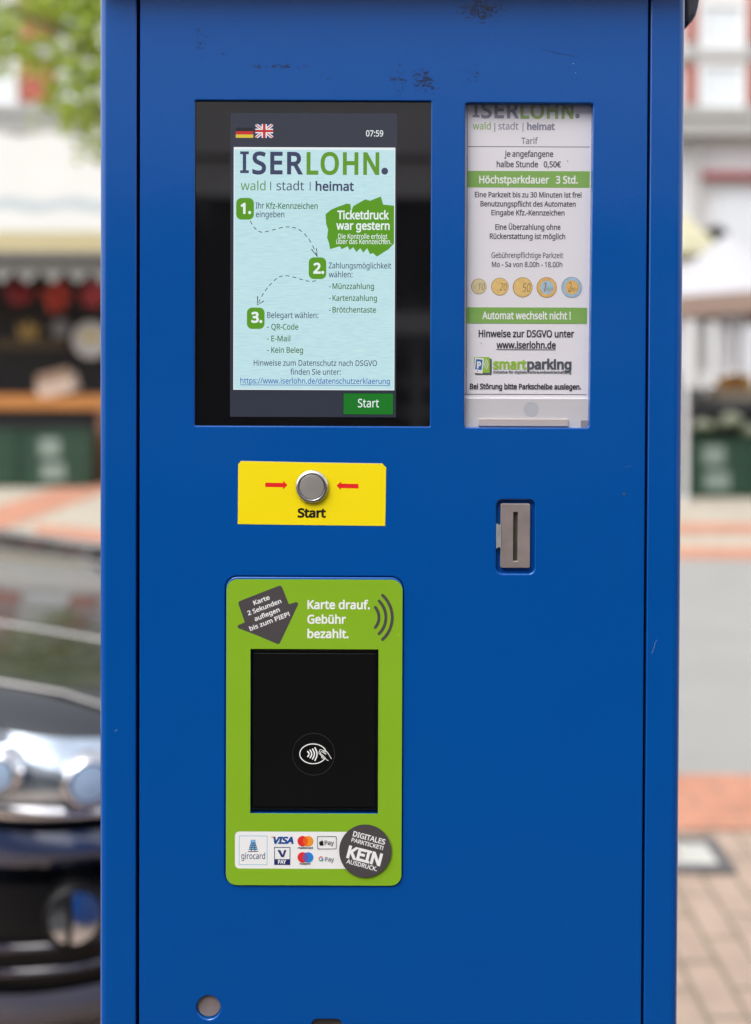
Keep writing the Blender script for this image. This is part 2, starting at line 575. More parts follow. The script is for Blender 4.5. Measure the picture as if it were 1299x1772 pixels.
# rain hood with its overhanging lip
mb = MB()
HOOD = mat('hood_paint', (.03, .03, .035, 1), .45, var=.1)
z0 = ZT
hx0, hx1, hy0, hy1 = XL - .002, XR + .002, -.014, .36
for (a0, b0, c0, d0, za, zb) in ((hx0, hx1, hy0, hy1, z0, z0 + .05),):
    mb.box(a0, b0, c0, d0, za, zb, HOOD)
mb.face([(hx0, hy0, z0 + .05), (hx1, hy0, z0 + .05), (hx1 - .04, hy0 + .05, z0 + .11), (hx0 + .04, hy0 + .05, z0 + .11)], HOOD)
mb.face([(hx1, hy0, z0 + .05), (hx1, hy1, z0 + .05), (hx1 - .04, hy1 - .05, z0 + .11), (hx1 - .04, hy0 + .05, z0 + .11)], HOOD)
mb.face([(hx1, hy1, z0 + .05), (hx0, hy1, z0 + .05), (hx0 + .04, hy1 - .05, z0 + .11), (hx1 - .04, hy1 - .05, z0 + .11)], HOOD)
mb.face([(hx0, hy1, z0 + .05), (hx0, hy0, z0 + .05), (hx0 + .04, hy0 + .05, z0 + .11), (hx0 + .04, hy1 - .05, z0 + .11)], HOOD)
mb.face([(hx0 + .04, hy0 + .05, z0 + .11), (hx1 - .04, hy0 + .05, z0 + .11), (hx1 - .04, hy1 - .05, z0 + .11), (hx0 + .04, hy1 - .05, z0 + .11)], HOOD)
mb.build('rain_hood', machine)
# dark curved bracket on the right side under the hood
mb = MB()
ang = [(1188, 47), (1196, 38), (1202, 29), (1206, 14), (1210, -8), (1212, -30), (1212, -70), (1184, -70), (1184, 40)]
K = (D + .06) / D
pts = [(P(x, y)[0] * K, CAMZ + (P(x, y)[1] - CAMZ) * K) for x, y in ang]
mb.plate([pts], mat('dark_plastic', (.055, .055, .075, 1), .5), -.055, .05, .003, metric=True)
mb.build('hood_bracket', machine)

# door with its openings
mb = MB()
door_out = rrect(240.5, -70, 1112, 2900, 0)
scr_hole = rrect(337, 174.5, 745, 737.5, 2)
tar_hole = rrect(804, 178.5, 1023.5, 740, 5)
tar_q = [P(x, y) for x, y in ((803.2, 735), (804.4, 738.6), (808, 740), (1014, 740.6), (1018.3, 739), (1019.8, 735), (1026.6, 184), (1025.2, 180.2), (1021.5, 179), (810, 178.2), (806.4, 179.6), (805.2, 184))]
coin_hole = rrect(858.5, 865, 925.4, 993.2, 10.5)
card_hole = rrect(389, 997.5, 697, 1533, 21)
lock_hole = disc(360.4, 1744, 20.8)
low_hole = rrect(539.5, 1764.5, 591, 1900, 9)
start_bore = disc(539.6, 842, 24)
mb.plate([door_out, scr_hole, tar_q, coin_hole, card_hole, lock_hole, low_hole, start_bore], BLUED, 0, .0065, .0009, metric=True)
door = mb.build('front_door', machine)

# ---- touch screen
mb = MB()
mb.plate([rrect(334, 171, 748, 741)], GLASSK, -.0022, .003, 0, metric=True)
display = mb.build('touch_screen', machine)

WS = -.0021
mb = MB()          # status strip, key strip, flags and clock
mb.rect(397.5, 194.5, 686, 722, L_BAR, WS)
x0, y0, x1, y1 = 407, 220, 437.3, 237.3
h = (y1 - y0) / 3
mb.rect(x0, y0, x1, y0 + h, L_BLACK, WS); mb.rect(x0, y0 + h, x1, y0 + 2 * h, L_RED, WS); mb.rect(x0, y0 + 2 * h, x1, y1, L_GOLD, WS)
x0, y0, x1, y1 = 441, 213.5, 471.8, 237.6
mb.rect(x0, y0, x1, y1, L_UKB, WS)
mb.poly([(x0, y0), (x0 + 4.5, y0), (x1, y1 - 3.2), (x1, y1), (x1 - 4.5, y1), (x0, y0 + 3.2)], L_WHITE, WS)
mb.poly([(x1, y0), (x1, y0 + 3.2), (x0 + 4.5, y1), (x0, y1), (x0, y1 - 3.2), (x1 - 4.5, y0)], L_WHITE, WS)
mb.poly([(x0, y0), (x0 + 1.6, y0), (x1, y1 - 1.2), (x1, y1), (x1 - 1.6, y1), (x0, y0 + 1.2)], L_RED, WS)
mb.poly([(x1, y0), (x1, y0 + 1.2), (x0 + 1.6, y1), (x0, y1), (x0, y1 - 1.2), (x1 - 1.6, y0)], L_RED, WS)
cxm, cym = (x0 + x1) / 2, (y0 + y1) / 2
mb.rect(cxm - 4.4, y0, cxm + 4.4, y1, L_WHITE, WS); mb.rect(x0, cym - 4, x1, cym + 4, L_WHITE, WS)
mb.rect(cxm - 2.4, y0, cxm + 2.4, y1, L_RED, WS); mb.rect(x0, cym - 2.2, x1, cym + 2.2, L_RED, WS)
mb.text('07:59', 633, 662.8, 234.8, 10.4, L_WHITE, WS, .012)
mb.build('status_strip', display)

mb = MB()          # the information page
WP = WS + .0012
WB, WM = .024, .011
mb.rect(403.5, 254.5, 683, 675, L_WHITE, WP)
mb.rect(404.8, 258.5, 681.8, 673.5, L_PAGE, WP)
def tx(t, a, b_, yb, cap, m, wt=.006, **k): mb.text(t, a, b_, yb, cap, m, WP, wt, **k)
# town name; the first letter has serifs
mb.rect(419.5, 261.5, 425.5, 299.2, L_NAVY, WP)
mb.rect(415, 261.5, 430, 266.5, L_NAVY, WP); mb.rect(415, 294.3, 430, 299.2, L_NAVY, WP)
tx('SER', 436, 524, 299.8, 37.5, L_NAVY, .026, track=1.12)
tx('LOHN', 530, 656, 300.6, 37.5, L_GREEN, .026, track=1.1)
mb.ell(665.5, 295.8, 5.8, 6, L_NAVY, WP)
tx('wald', 415.8, 459, 328.7, 15.5, L_LGREEN, .004)
mb.rect(467.2, 314, 468.6, 329, L_NAVY, WP)
tx('stadt', 478, 525.6, 328.9, 15.5, L_NAVY, .002)
mb.rect(535.6, 314.5, 537, 329.5, L_NAVY, WP)
tx('heimat', 545.6, 612, 329.5, 15.5, L_NAVY, WB)
def badge(cx, cy, hw, hh, t, a, b_, yb, cap):
    mb.rect(cx - hw, cy - hh, cx + hw, cy + hh, L_BADGE, WP, 9)
    tx(t, a, b_, yb, cap, L_WHITE, .036)
badge(423.5, 361, 15.3, 18.8, '1.', 415.5, 434, 368.8, 18)
badge(549, 464, 15.2, 18.8, '2.', 541.5, 560.5, 472.5, 18)
badge(442, 550.7, 15.3, 18.5, '3.', 434, 453.3, 557.5, 18)
tx('Ihr', 442, 456.5, 360.5, 10.3, L_NAVY)
tx('Kfz-Kennzeichen', 460.3, 549.3, 361, 10.3, L_DGREEN, WM)
tx('eingeben', 442.3, 491.4, 375.6, 10.3, L_NAVY)
blob = [(562.8, 370.5), (572.5, 362.5), (582.5, 358.2), (599.5, 352), (606.3, 353), (607.3, 367), (610.7, 356.5), (631.7, 344.6), (640, 347), (658.8, 339.5), (662.8, 353.7),
        (674, 354.8), (681.6, 355.6), (681.6, 421), (672.3, 431), (652, 443.8), (645.2, 437.8), (640, 439.5), (635, 429.3), (628.3, 437), (623.2, 429.3), (616.5, 436),
        (610.7, 427.6), (604.6, 432.7), (601.2, 426), (591, 431), (587.6, 426), (570.7, 431), (569, 420.8), (565.6, 410.7), (567.3, 397), (563.9, 387)]
mb.poly(blob, L_BADGE, WP)
tx('Ticketdruck', 583.3, 673, 378.8, 14.6, L_WHITE, WB)
tx('war gestern', 581.5, 674, 397, 14.2, L_WHITE, WB)
tx('Die Kontrolle erfolgt', 585, 670, 413, 8.6, L_WHITE)
tx('über das Kennzeichen.', 581.5, 677, 422, 8.6, L_WHITE)
def smoothline(pts, n=10):
    out = []
    for i in range(len(pts) - 1):
        p0, p1, p2, p3 = pts[max(i - 1, 0)], pts[i], pts[i + 1], pts[min(i + 2, len(pts) - 1)]
        for k in range(n):
            t = k / n
            out.append(tuple(.5 * ((2 * p1[j]) + (-p0[j] + p2[j]) * t + (2 * p0[j] - 5 * p1[j] + 4 * p2[j] - p3[j]) * t * t + (-p0[j] + 3 * p1[j] - 3 * p2[j] + p3[j]) * t ** 3) for j in (0, 1)))
    out.append(pts[-1])
    return out
def dashed(pts, on=6.5, off=4.5):
    q = smoothline(pts, 24)
    acc, seg, drawing = 0.0, [q[0]], True
    for a_, b_ in zip(q, q[1:]):
        acc += math.dist(a_, b_)
        if drawing: seg.append(b_)
        if acc > (on if drawing else off):
            if drawing and len(seg) > 1: mb.stroke(seg, 1.25, L_BLACK, WP, caps=False)
            drawing = not drawing; seg = [b_]; acc = 0
dashed([(432.5, 382), (440, 394), (452, 401.5), (470, 398), (494, 392.5), (516, 396.5), (535, 415), (548.5, 443)])
mb.stroke([(538.5, 431), (549.2, 444.5), (547, 429.5)], 1.6, L_BLACK, WP, caps=False)
dashed([(546.3, 485.5), (537, 487), (523, 484), (510, 480), (496, 477.2), (482, 479.5), (469, 490.5), (459, 502.5), (450.5, 516), (445.5, 527)])
mb.stroke([(445.5, 512.5), (444.6, 528), (456.3, 520.5)], 1.6, L_BLACK, WP, caps=False)
tx('Zahlungsmöglichkeit', 568.3, 676.8, 464.4, 10, L_NAVY)
tx('wählen:', 568.5, 609.6, 479.8, 10, L_NAVY)
for t, x, yb in (('Münzzahlung', 646.9, 500), ('Kartenzahlung', 652, 520.5), ('Brötchentaste', 650.3, 540.8)):
    mb.rect(568.8, yb - 4.4, 572, yb - 3.2, L_NAVY, WP)
    tx(t, 575, x, yb, 9.8, L_DGREEN, WM)
tx('Belegart wählen:', 461.8, 550.4, 550.3, 10, L_NAVY)
for t, x, yb in (('QR-Code', 515.8, 570.3), ('E-Mail', 502, 590.6), ('Kein Beleg', 524, 610.5)):
    mb.rect(461.6, yb - 4.4, 464.8, yb - 3.2, L_NAVY, WP)
    tx(t, 469, x, yb, 9.8, L_DGREEN, WM)
tx('Hinweise zum Datenschutz nach DSGVO', 438.6, 652, 633, 9.8, L_NAVY)
tx('finden Sie unter:', 502, 589.3, 648.4, 9.8, L_NAVY)
tx('https://www.iserlohn.de/datenschutzerklaerung', 415.5, 674.3, 664, 9.6, L_LINK)
mb.rect(415.5, 666, 674.3, 667, L_LINK, WP)
mb.build('information_page', display)

mb = MB()
mb.rect(592.8, 680, 681, 718.2, L_BLACK, WP)
mb.rect(594, 681, 680, 717.2, L_START, WP)
mb.text('Start', 619, 655.4, 704.8, 14.4, L_WHITE, WP, .006)
mb.build('start_key', display)

# ---- tariff window
PAPER = mat('paper', (.84, .815, .85, 1), .8, var=.02, vscale=12)
INK = mat('ink', rgb(66, 66, 82), .8)
INKG = mat('ink_grey', rgb(120, 120, 135), .8)
INKL = mat('ink_faded', rgb(140, 140, 158), .8)
INKLG = mat('ink_faded_green', rgb(150, 180, 110), .8)
BAND = mat('green_band', rgb(128, 176, 82), .75)
PAPW = mat('paper_white', (.86, .86, .86, 1), .7)
mb = MB()
WT = -.0062
mb.rect(800, 174, 1030, 690, PAPER, WT)
mb.rect(808.6, 170, 809.6, 684, INK, WT)
mb.rect(809.6, 250.2, 1023.8, 251.4, INK, WT)
mb.rect(803.5, 682.6, 1018, 683.9, INK, WT)
def tt(t, a, b_, yb, cap, m=INK, wt=.021, **k): mb.text(t, a, b_, yb, cap, m, WT, wt, **k)
mb.rect(822.5, 171, 827.5, 199.3, INKL, WT); mb.rect(819, 195.2, 831, 199.3, INKL, WT)
tt('SER', 834, 900.6, 199.8, 27.5, INKL, .03, track=1.1); tt('LOHN', 902.5, 995, 200.8, 27.5, INKLG, .03, track=1.1)
mb.ell(1002.3, 197.2, 3.9, 4.2, INKL, WT)
tt('wald', 819, 850.7, 220.3, 12, INKLG, .012); tt('|', 857, 858.6, 221, 11, INKL, 0); tt('stadt', 864, 899, 220.5, 12, INKL, .012)
tt('|', 906.3, 907.9, 221, 11, INKL, 0); tt('heimat', 914, 962.5, 221, 12, INKL, .04)
tt('Tarif', 904, 933.2, 245.8, 11, INKG, .012)
tt('je angefangene', 874.6, 959.8, 268.2, 10.5)
tt('halbe Stunde   0,50€', 861, 973.4, 286.4, 10.3)
mb.rect(809.8, 293.2, 1023.6, 322, BAND, WT)
tt('Höchstparkdauer   3 Std.', 830.5, 1002.8, 314.5, 13, PAPW, .022)
tt('Eine Parkzeit bis zu 30 Minuten ist frei', 823, 1009.2, 339, 9.2)
tt('Benutzungspflicht des Automaten', 832.8, 999, 355, 9.2)
tt('Eingabe Kfz.-Kennzeichen', 851.7, 979.6, 370.4, 9.2)
tt('Eine Überzahlung ohne', 858.6, 972.5, 395.5, 9.4)
tt('Rückerstattung ist möglich', 849, 980.8, 411.7, 9.4)
tt('Gebührenpflichtige Parkzeit', 852, 977, 445, 9.6, INK, .008)
tt('Mo - Sa von 8.00h - 18.00h', 852.7, 975.8, 460.8, 9.2, INK, .014)
GOLD = mat('coin_print_gold', rgb(226, 186, 116, 1.1), .7, var=.30, vscale=420)
BRASS = mat('coin_print_brass', rgb(208, 194, 150, 1.1), .7, var=.22, vscale=420)
COPR = mat('coin_print_amber', rgb(228, 176, 104, 1.1), .7, var=.32, vscale=400)
SILV = mat('coin_print_blue', rgb(158, 188, 205, 1.1), .7, var=.30, vscale=420)
INKB = mat('ink_brown', rgb(150, 118, 74), .8)
for cx, cy, r, o_, i_, t in ((829.9, 494.6, 13.4, BRASS, None, '10'), (866.7, 495, 15.2, GOLD, None, '20'), (906.4, 496.2, 17.2, GOLD, None, '50'),
                             (948.4, 496.4, 17.6, COPR, SILV, '1'), (992, 496.2, 17.9, SILV, COPR, '2')):
    mb.ell(cx, cy, r, r * 1.02, INKB if r < 17.7 else INKL, WT)
    mb.ell(cx + .2, cy, r - .8, r * 1.02 - .8, o_, WT)
    if i_: mb.ell(cx + .5, cy, r * .66, r * .68, i_, WT)
    if len(t) == 2: mb.text(t, cx - .5, cx + r * .8, cy + r * .45, r * .85, INKB, WT, .0, shear=.2)
    else:
        mb.text(t, cx - r * .35, cx - r * .02, cy + r * .45, r * .95, INKB, WT, .0, shear=.2)
        mb.text('euro', cx - .5, cx + r * .62, cy + r * .36, r * .42, INKB, WT, .0, shear=.2)
mb.rect(807.4, 531.4, 1018.8, 559.4, BAND, WT)
tt('Automat wechselt nicht !', 835.7, 990.4, 551.7, 13, PAPW, .022)
INKD = mat('ink_dark', rgb(44, 42, 54), .8)
tt('Hinweise zur DSGVO unter', 829.5, 996.3, 583, 12.2, INKD, .026)
tt('www.iserlohn.de', 860.6, 964.2, 602.8, 12.2, INKD, .026)
mb.rect(860.3, 604.6, 964.2, 605.7, INKD, WT)
SHG = mat('print_shadow', rgb(90, 92, 96), .8)
mb.rect(823.5, 620.5, 852.5, 649, SHG, WT, 2)
LIME = mat('lime_print', rgb(150, 192, 60), .7)
mb.rect(821, 618, 848.8, 645.4, LIME, WT)
mb.poly([(823.5, 618.6), (838.6, 620.2), (836.2, 646.8), (820.6, 645.2)], PAPW, WT)
PBL = mat('print_blue', rgb(52, 104, 176), .7)
mb.poly([(825.2, 621.4), (836.6, 622.6), (834.8, 640.6), (823.2, 639.4)], PBL, WT)
mb.text('P', 826.6, 834, 637.2, 11.5, PAPW, WT, .05)
mb.ell(827.6, 642.8, 1.2, .9, SHG, WT)
for q in (3, 6.2, 9.4):
    mb.stroke([(836.6 + q * math.cos(R(t)), 631 - q * 1.15 * math.sin(R(t))) for t in range(-55, 56, 11)], 1.1, PAPW, WT, caps=False)
DKP = mat('print_dark', rgb(84, 88, 98), .75)
tt('smart', 854.6, 913, 638.4, 17, LIME, .04); tt('parking', 914.2, 991.6, 638.6, 17, DKP, .04)
tt('Initiative für digitale Parkraumbewirtschaftung', 855, 991, 646.4, 4.6, DKP, .03)
tt('Bei Störung bitte Parkscheibe auslegen.', 814.2, 1008.4, 673.9, 9.4, INKD, .03)
mb.ell(985, 276, .9, 1.4, INKL, WT); mb.ell(885, 263.2, 1.2, .7, INKG, WT); mb.ell(834, 594, .8, .8, INKG, WT)
tariff = mb.build('tariff_card', machine)

HOLD = mat('holder_plastic', (.66, .645, .66, 1), .35, coat=.2)
mb = MB()
mb.plate([rrect(800, 689.5, 1030, 745)], HOLD, -.005, .004, .0006, metric=True)
mb.ell(921, 709, 13.2, 13, mat('holder_dimple', (.53, .53, .58, 1), .4), -.0049)
mb.plate([rrect(829, 725.8, 985, 738.4, 1.2)], mat('holder_clip', (.56, .50, .47, 1), .4), -.0038, .0012, .0003, metric=True)
mb.plate([rrect(1007, 728, 1030, 745)], mat('holder_dark_clip', (.30, .29, .29, 1), .4), -.0042, .001, .0002, metric=True)  # small darker plate at the lower right of the holder
mb.build('card_holder', tariff)

CLEAR = bpy.data.materials.new('clear_pane'); CLEAR.use_nodes = True
n, l = CLEAR.node_tree.nodes, CLEAR.node_tree.links
n.remove(n['Principled BSDF'])
gl = n.new('ShaderNodeBsdfGlossy'); gl.inputs['Roughness'].default_value = .04
trn = n.new('ShaderNodeBsdfTransparent'); trn.inputs[0].default_value = (.97, .97, .98, 1)
lw = n.new('ShaderNodeLayerWeight'); lw.inputs['Blend'].default_value = .5
pw = n.new('ShaderNodeMath'); pw.operation = 'POWER'; pw.inputs[1].default_value = 5; l.new(lw.outputs['Facing'], pw.inputs[0])
fr = n.new('ShaderNodeMath'); fr.operation = 'MULTIPLY_ADD'; fr.inputs[1].default_value = .92; fr.inputs[2].default_value = .05; l.new(pw.outputs[0], fr.inputs[0])
mxs = n.new('ShaderNodeMixShader')
l.new(fr.outputs[0], mxs.inputs[0]); l.new(trn.outputs[0], mxs.inputs[1]); l.new(gl.outputs[0], mxs.inputs[2])
l.new(mxs.outputs[0], n['Material Output'].inputs['Surface'])
mb = MB()
y_ = .0026
mb.face([(x, y_, z) for x, z in rrect(801, 175, 1029, 743)], CLEAR)
mb.build('clear_pane', machine)

# ---- yellow start sticker and push button
mb = MB()
yq = [(412, 803), (416.5, 798.4), (418.5, 797.9), (539, 800.4), (658, 802.2), (661, 801.8), (663, 804), (667.8, 808.6), (667.2, 858), (666.3, 910), (539, 908.6), (411.2, 906.8)]
mb.poly(yq, YELLOW, .0001)
PAPE = mat('sticker_edge', (.8, .72, .5, 1), .6)
mb.stroke([(415.5, 798.6), (418.5, 797.9), (539, 800.4), (658, 802.2), (661, 801.8)], .7, PAPE, .0001, caps=False)
mb.poly([(458.8, 835.2), (489.6, 835.9), (489.6, 831.6), (497.2, 839.4), (489.6, 847), (489.6, 843), (458.8, 842.6)], RED, .0001)
mb.poly([(582, 840.3), (589.6, 833), (589.6, 836.8), (620, 837.6), (620, 845.2), (589.6, 844.4), (589.6, 848.2)], RED, .0001)
mb.text('Start', 514.8, 563.6, 894.9, 15.6, BLACK, .0001, .042)
mb.build('start_sticker', machine)
mb = MB()
bc = (539.7, 841.8)
lathe(mb, *bc, 0, [(25, -.004), (28.8, .0002), (29.0, .0007), (28.4, .0015), (27, .0022), (24.6, .0027), (23.4, .0028), (22.6, .0027), (22.3, .0016)], CHROME)
button = mb.build('push_button', machine)
mb = MB()
lathe(mb, *bc, 0, [(22.2, .0013), (21.6, .0016)], BLACKGAP)
lathe(mb, *bc, 0, [(21.4, .0014), (21.3, .0025), (20.6, .0028), (10, .00281), (0.01, .00281)], STEEL, smooth=False)
mb.build('button_cap', button)

# ---- green card panel
mb = MB()
mb.plate([rrect(390.2, 998.6, 695.8, 1531.6, 20), rrect(431.8, 1121.5, 655, 1408.5, 1)], BLUE, .0008, .0052, .0009, metric=True)
mb.plate([rrect(391.6, 1002.2, 695.2, 1530.6, 18.5), rrect(433.2, 1122.4, 654.2, 1406.8, .6)], GREEN, .0011, .0003, 0, metric=True)
WG = .0011
cardpanel = mb.build('card_panel', machine)
Q6 = lambda x, y: (380 + x / 3.936, 990 + y / 3.936)
Q7 = lambda x, y: (380 + x / 3.936, 1390 + y / 3.936)
mb = MB()
arrow = [(128, 214), (129, 203), (136, 195), (268, 143), (402, 91), (415, 90), (424, 97), (472, 216), (518, 202), (530, 204), (536, 215), (520, 250), (414, 474), (406, 486), (394, 487), (260, 430), (130, 380), (122, 370), (126, 358), (172, 340), (150, 276)]
mb.poly([Q6(*p) for p in arrow], CHARC, WG)
for t, xa, ya, xb, yb, cp in (('Karte', 236, 222, 344, 181, 30), ('2 Sekunden', 196, 292, 423, 206, 30), ('auflegen', 243, 331, 412, 264, 30), ('bis zum PIEP!', 210, 397, 480, 294, 30)):
    pa, pb = Q6(xa, ya), Q6(xb, yb)
    mb.text(t, pa[0], pb[0], pa[1], cp / 3.936, WHITEP, WG, .022, y1=pb[1])
mb.build('arrow_sticker', cardpanel)
mb = MB()
for t, xa, xb, yb in (('Karte drauf.', 532, 639.8, 1052.9), ('Gebühr', 531.6, 598.4, 1078), ('bezahlt.', 531.8, 603, 1103)):
    mb.text(t, xa, xb, yb, 15, WHITEP, WG, .026)
for r0, a0 in ((24, 43), (36, 48), (47, 50)):
    q = []
    cx, cy = Q6(990, 306)
    for k in range(13):
        t = R(-a0 + 2 * a0 * k / 12)
        q.append((cx + r0 * math.cos(t), cy + r0 * math.sin(t) * 1.06))
    mb.stroke(q, 5.2, CHARC, WG)
mb.ell(690, 1097.6, 3.4, 1.8, mat('dent_highlight', rgb(150, 195, 60), .3), WG, n=12)  # dent drawn flat, the light it catches painted as paler green
mb.build('slogan_print', cardpanel)

mb = MB()          # payment marks
NAVY = mat('print_navy', rgb(30, 44, 100), .5); VBL = mat('print_royal', rgb(24, 74, 150), .5)
CYL = mat('print_cyan', rgb(130, 190, 220), .5); ORG = mat('print_orange', rgb(240, 150, 40), .5)
MRED = mat('print_red', rgb(225, 45, 45), .5); MDO = mat('print_deep_orange', rgb(238, 95, 30), .5)
MBL = mat('print_sky', rgb(40, 130, 215), .5); MDP = mat('print_violet', rgb(110, 90, 170), .5); GRY = mat('print_grey', rgb(95, 98, 102), .5)
x0, y0 = Q7(105, 188); x1, y1 = Q7(900, 440)
mb.rect(x0, y0, x1, y1, WHITEP, WG, 7.5)
def box7(xa, ya, xb, yb, m, wid=3, r=0):
    a_, b_ = Q7(xa, ya), Q7(xb, yb)
    q = rrect(a_[0], a_[1], b_[0], b_[1], max(r, .3) / 3.936 * 1.0, 4)
    y = mb.nextw(WG); cxq = sum(p[0] for p in q) / len(q); czq = sum(p[1] for p in q) / len(q)
    d = wid / 3.936 * S
    hx = max(p[0] for p in q) - cxq; hz = max(p[1] for p in q) - czq
    inn = [(cxq + (p[0] - cxq) * (hx - d) / hx, czq + (p[1] - czq) * (hz - d) / hz) for p in q]
    for i in range(len(q)):
        j = (i + 1) % len(q)
        mb.face([(q[i][0], y, q[i][1]), (q[j][0], y, q[j][1]), (inn[j][0], y, inn[j][1]), (inn[i][0], y, inn[i][1])], m)
def t7(t, xa, xb, yb, cap, m, wt=.0, **k):
    a_, b_ = Q7(xa, yb), Q7(xb, yb)
    mb.text(t, a_[0], b_[0], a_[1], cap / 3.936, m, WG, wt, **k)
def p7(pts, m): mb.poly([Q7(*p) for p in pts], m, WG)
def e7(x, y, r, m, **k):
    a_ = Q7(x, y); mb.ell(a_[0], a_[1], r / 3.936, r / 3.936, m, WG, n=28, **k)
box7(132, 215, 326, 415, CYL, 4, 8)
t7('girocard', 148, 310, 374, 42, NAVY, .008)
p7([(212, 268), (246, 268), (264, 326), (193, 326)], NAVY)
for i in range(4):
    for j in range(3):
        ty = 272 + i * 13; sp = 10 + i * 4.2; xc = 229 + (j - 1) * (sp + 2)
        p7([(xc - sp * .4, ty + 1), (xc + sp * .4, ty + 1), (xc + sp * .46, ty + 9), (xc - sp * .46, ty + 9)], CYL if i < 3 else WHITEP)
p7([(214, 243), (243, 243), (246, 266), (211, 266)], MBL); p7([(217, 246), (240, 246), (242, 260), (215, 260)], CYL)
t7('VISA', 366, 504, 267, 46, VBL, .045, shear=.22)
p7([(346, 219), (372, 221), (380, 240)], ORG)
box7(372, 292, 481, 413, NAVY, 4)
p7([(374, 374), (479, 374), (479, 411), (374, 411)], NAVY)
t7('PAY', 398, 453, 405, 27, WHITEP, .03)
p7([(394, 312), (414, 312), (429, 346), (441, 312), (455, 312), (437, 360), (420, 360)], NAVY)
for cy, ra, cb, ov, t, xa, xb, yb in ((252, MRED, ORG, MDO, 'mastercard', 533, 635, 303), (362, MRED, MBL, MDP, 'maestro', 545, 618, 411)):
    e7(566, cy, 36, ra); e7(602, cy, 36, cb)
    hh = math.sqrt(36 ** 2 - 18 ** 2)
    aa = math.degrees(math.asin(hh / 36))
    lens_ = [(566 + 36 * math.cos(R(t_)), cy + 36 * math.sin(R(t_))) for t_ in [-aa + 2 * aa * k / 10 for k in range(11)]] + \
            [(602 - 36 * math.cos(R(t_)), cy - 36 * math.sin(R(t_))) for t_ in [-aa + 2 * aa * k / 10 for k in range(1, 10)]]
    p7(lens_, ov)
    t7(t, xa, xb, yb, 13, BLACK, .03)
box7(664, 218, 796, 306, INKD, 3.5, 9)
def apple_mark():
    pts = [(692, 253), (698, 250), (705, 252), (708, 256), (703, 262), (705, 269), (709, 272), (703, 281), (697, 282), (692, 280), (686, 282), (681, 277), (678, 267), (680, 256), (686, 251)]
    p7(pts, BLACK); p7([(692, 249), (693, 244), (700, 240), (699, 246)], BLACK)
apple_mark()
t7('Pay', 715, 778, 276, 29, BLACK, .01)
GX, GY = 690, 371
for a0, a1, m_ in ((40, 150, MRED), (150, 210, ORG), (210, 310, mat('print_leaf', rgb(60, 160, 80), .5)), (310, 362, MBL)):
    q = [Q7(GX + 14 * math.cos(R(t_)), GY - 14 * math.sin(R(t_))) for t_ in [a0 + (a1 - a0) * k / 8 for k in range(9)]]
    mb.stroke(q, 5.5 / 3.936, m_, WG, caps=False)
p7([(690, 368), (706, 368), (706, 374), (690, 374)], MBL)
t7('Pay', 718, 778, 388, 29, GRY, .008)
mb.build('payment_sticker', cardpanel)
mb = MB()
a_ = Q7(991, 315)
WR = WG + .0009
mb.ell(a_[0], a_[1], 45.3, 46.3, CHARC, WR, n=64)
for t, xa, ya, xb, yb, cp, wt in (('DIGITALES', 905, 213, 1122, 272, 36, .024), ('PARKTICKET!', 895, 250, 1110, 309, 27, .022), ('KEIN', 862, 356, 1092, 415, 84, .04), ('AUSDRUCK.', 861, 396, 1068, 452, 29, .022)):
    pa, pb = Q7(xa, ya), Q7(xb, yb)
    mb.text(t, pa[0], pb[0], pa[1], cp / 3.936, WHITEP, WR, wt, y1=pb[1])
mb.build('round_sticker', cardpanel)

# ---- card reader
READ = mat('reader_black', (.006, .006, .006, 1), .16, spec=.4, var=.05, vscale=30)
mb = MB()
mb.plate([rrect(434.6, 1124.5, 653.6, 1403.6, 5)], READ, -.0008, .006, .001, metric=True)
mb.plate([rrect(438.5, 1130.5, 649.5, 1396.5, 2)], READ, .0001, .0016, .0005, metric=True)
mb.plate([rrect(425, 1115, 662, 1415)], BLUE, -.006, .001, 0, metric=True)
reader = mb.build('card_reader', machine)
mb = MB()
WC = .0001
EDGE = mat('reader_edge', (.03, .03, .034, 1), .35)
mb.plate([disc(542.4, 1305, 37), disc(542.4, 1305, 36.2)], EDGE, WC + .0001, .0002, 0, metric=True)
Q8 = lambda x, y: (500 + x / 12.99, 1250 + y / 12.99)
WL = mat('white_line', (.86, .86, .84, 1), .5)
el_ = [Q8(540 + 300 * math.cos(R(t)), 706 - 222 * math.sin(R(t))) for t in range(22, 329, 6)]
mb.stroke(el_, 1.7, WL, WC)
for xs, ytop, ybot, bulge in ((415, 655, 765, 32), (470, 625, 793, 36), (524, 598, 822, 42), (580, 570, 850, 46)):
    q = [Q8(xs + 2 + bulge * math.sin(math.pi * k / 10), ytop + (ybot - ytop) * k / 10) for k in range(11)]
    mb.stroke(q, 2.3, WL, WC)
for q in ([(950, 815), (930, 785), (880, 700), (850, 660), (815, 640), (760, 625), (695, 608), (680, 650), (668, 690), (675, 705), (705, 715)],
          [(705, 690), (712, 662), (740, 655), (780, 685), (830, 712)], [(770, 640), (782, 660), (835, 662)],
          [(705, 715), (730, 760), (735, 795), (775, 805), (815, 812)], [(735, 750), (775, 790)], [(705, 700), (760, 740), (800, 780), (820, 815), (850, 845), (880, 855)]):
    mb.stroke([Q8(*p) for p in q], 1.15, WL, WC)
mb.build('contactless_symbol', reader)

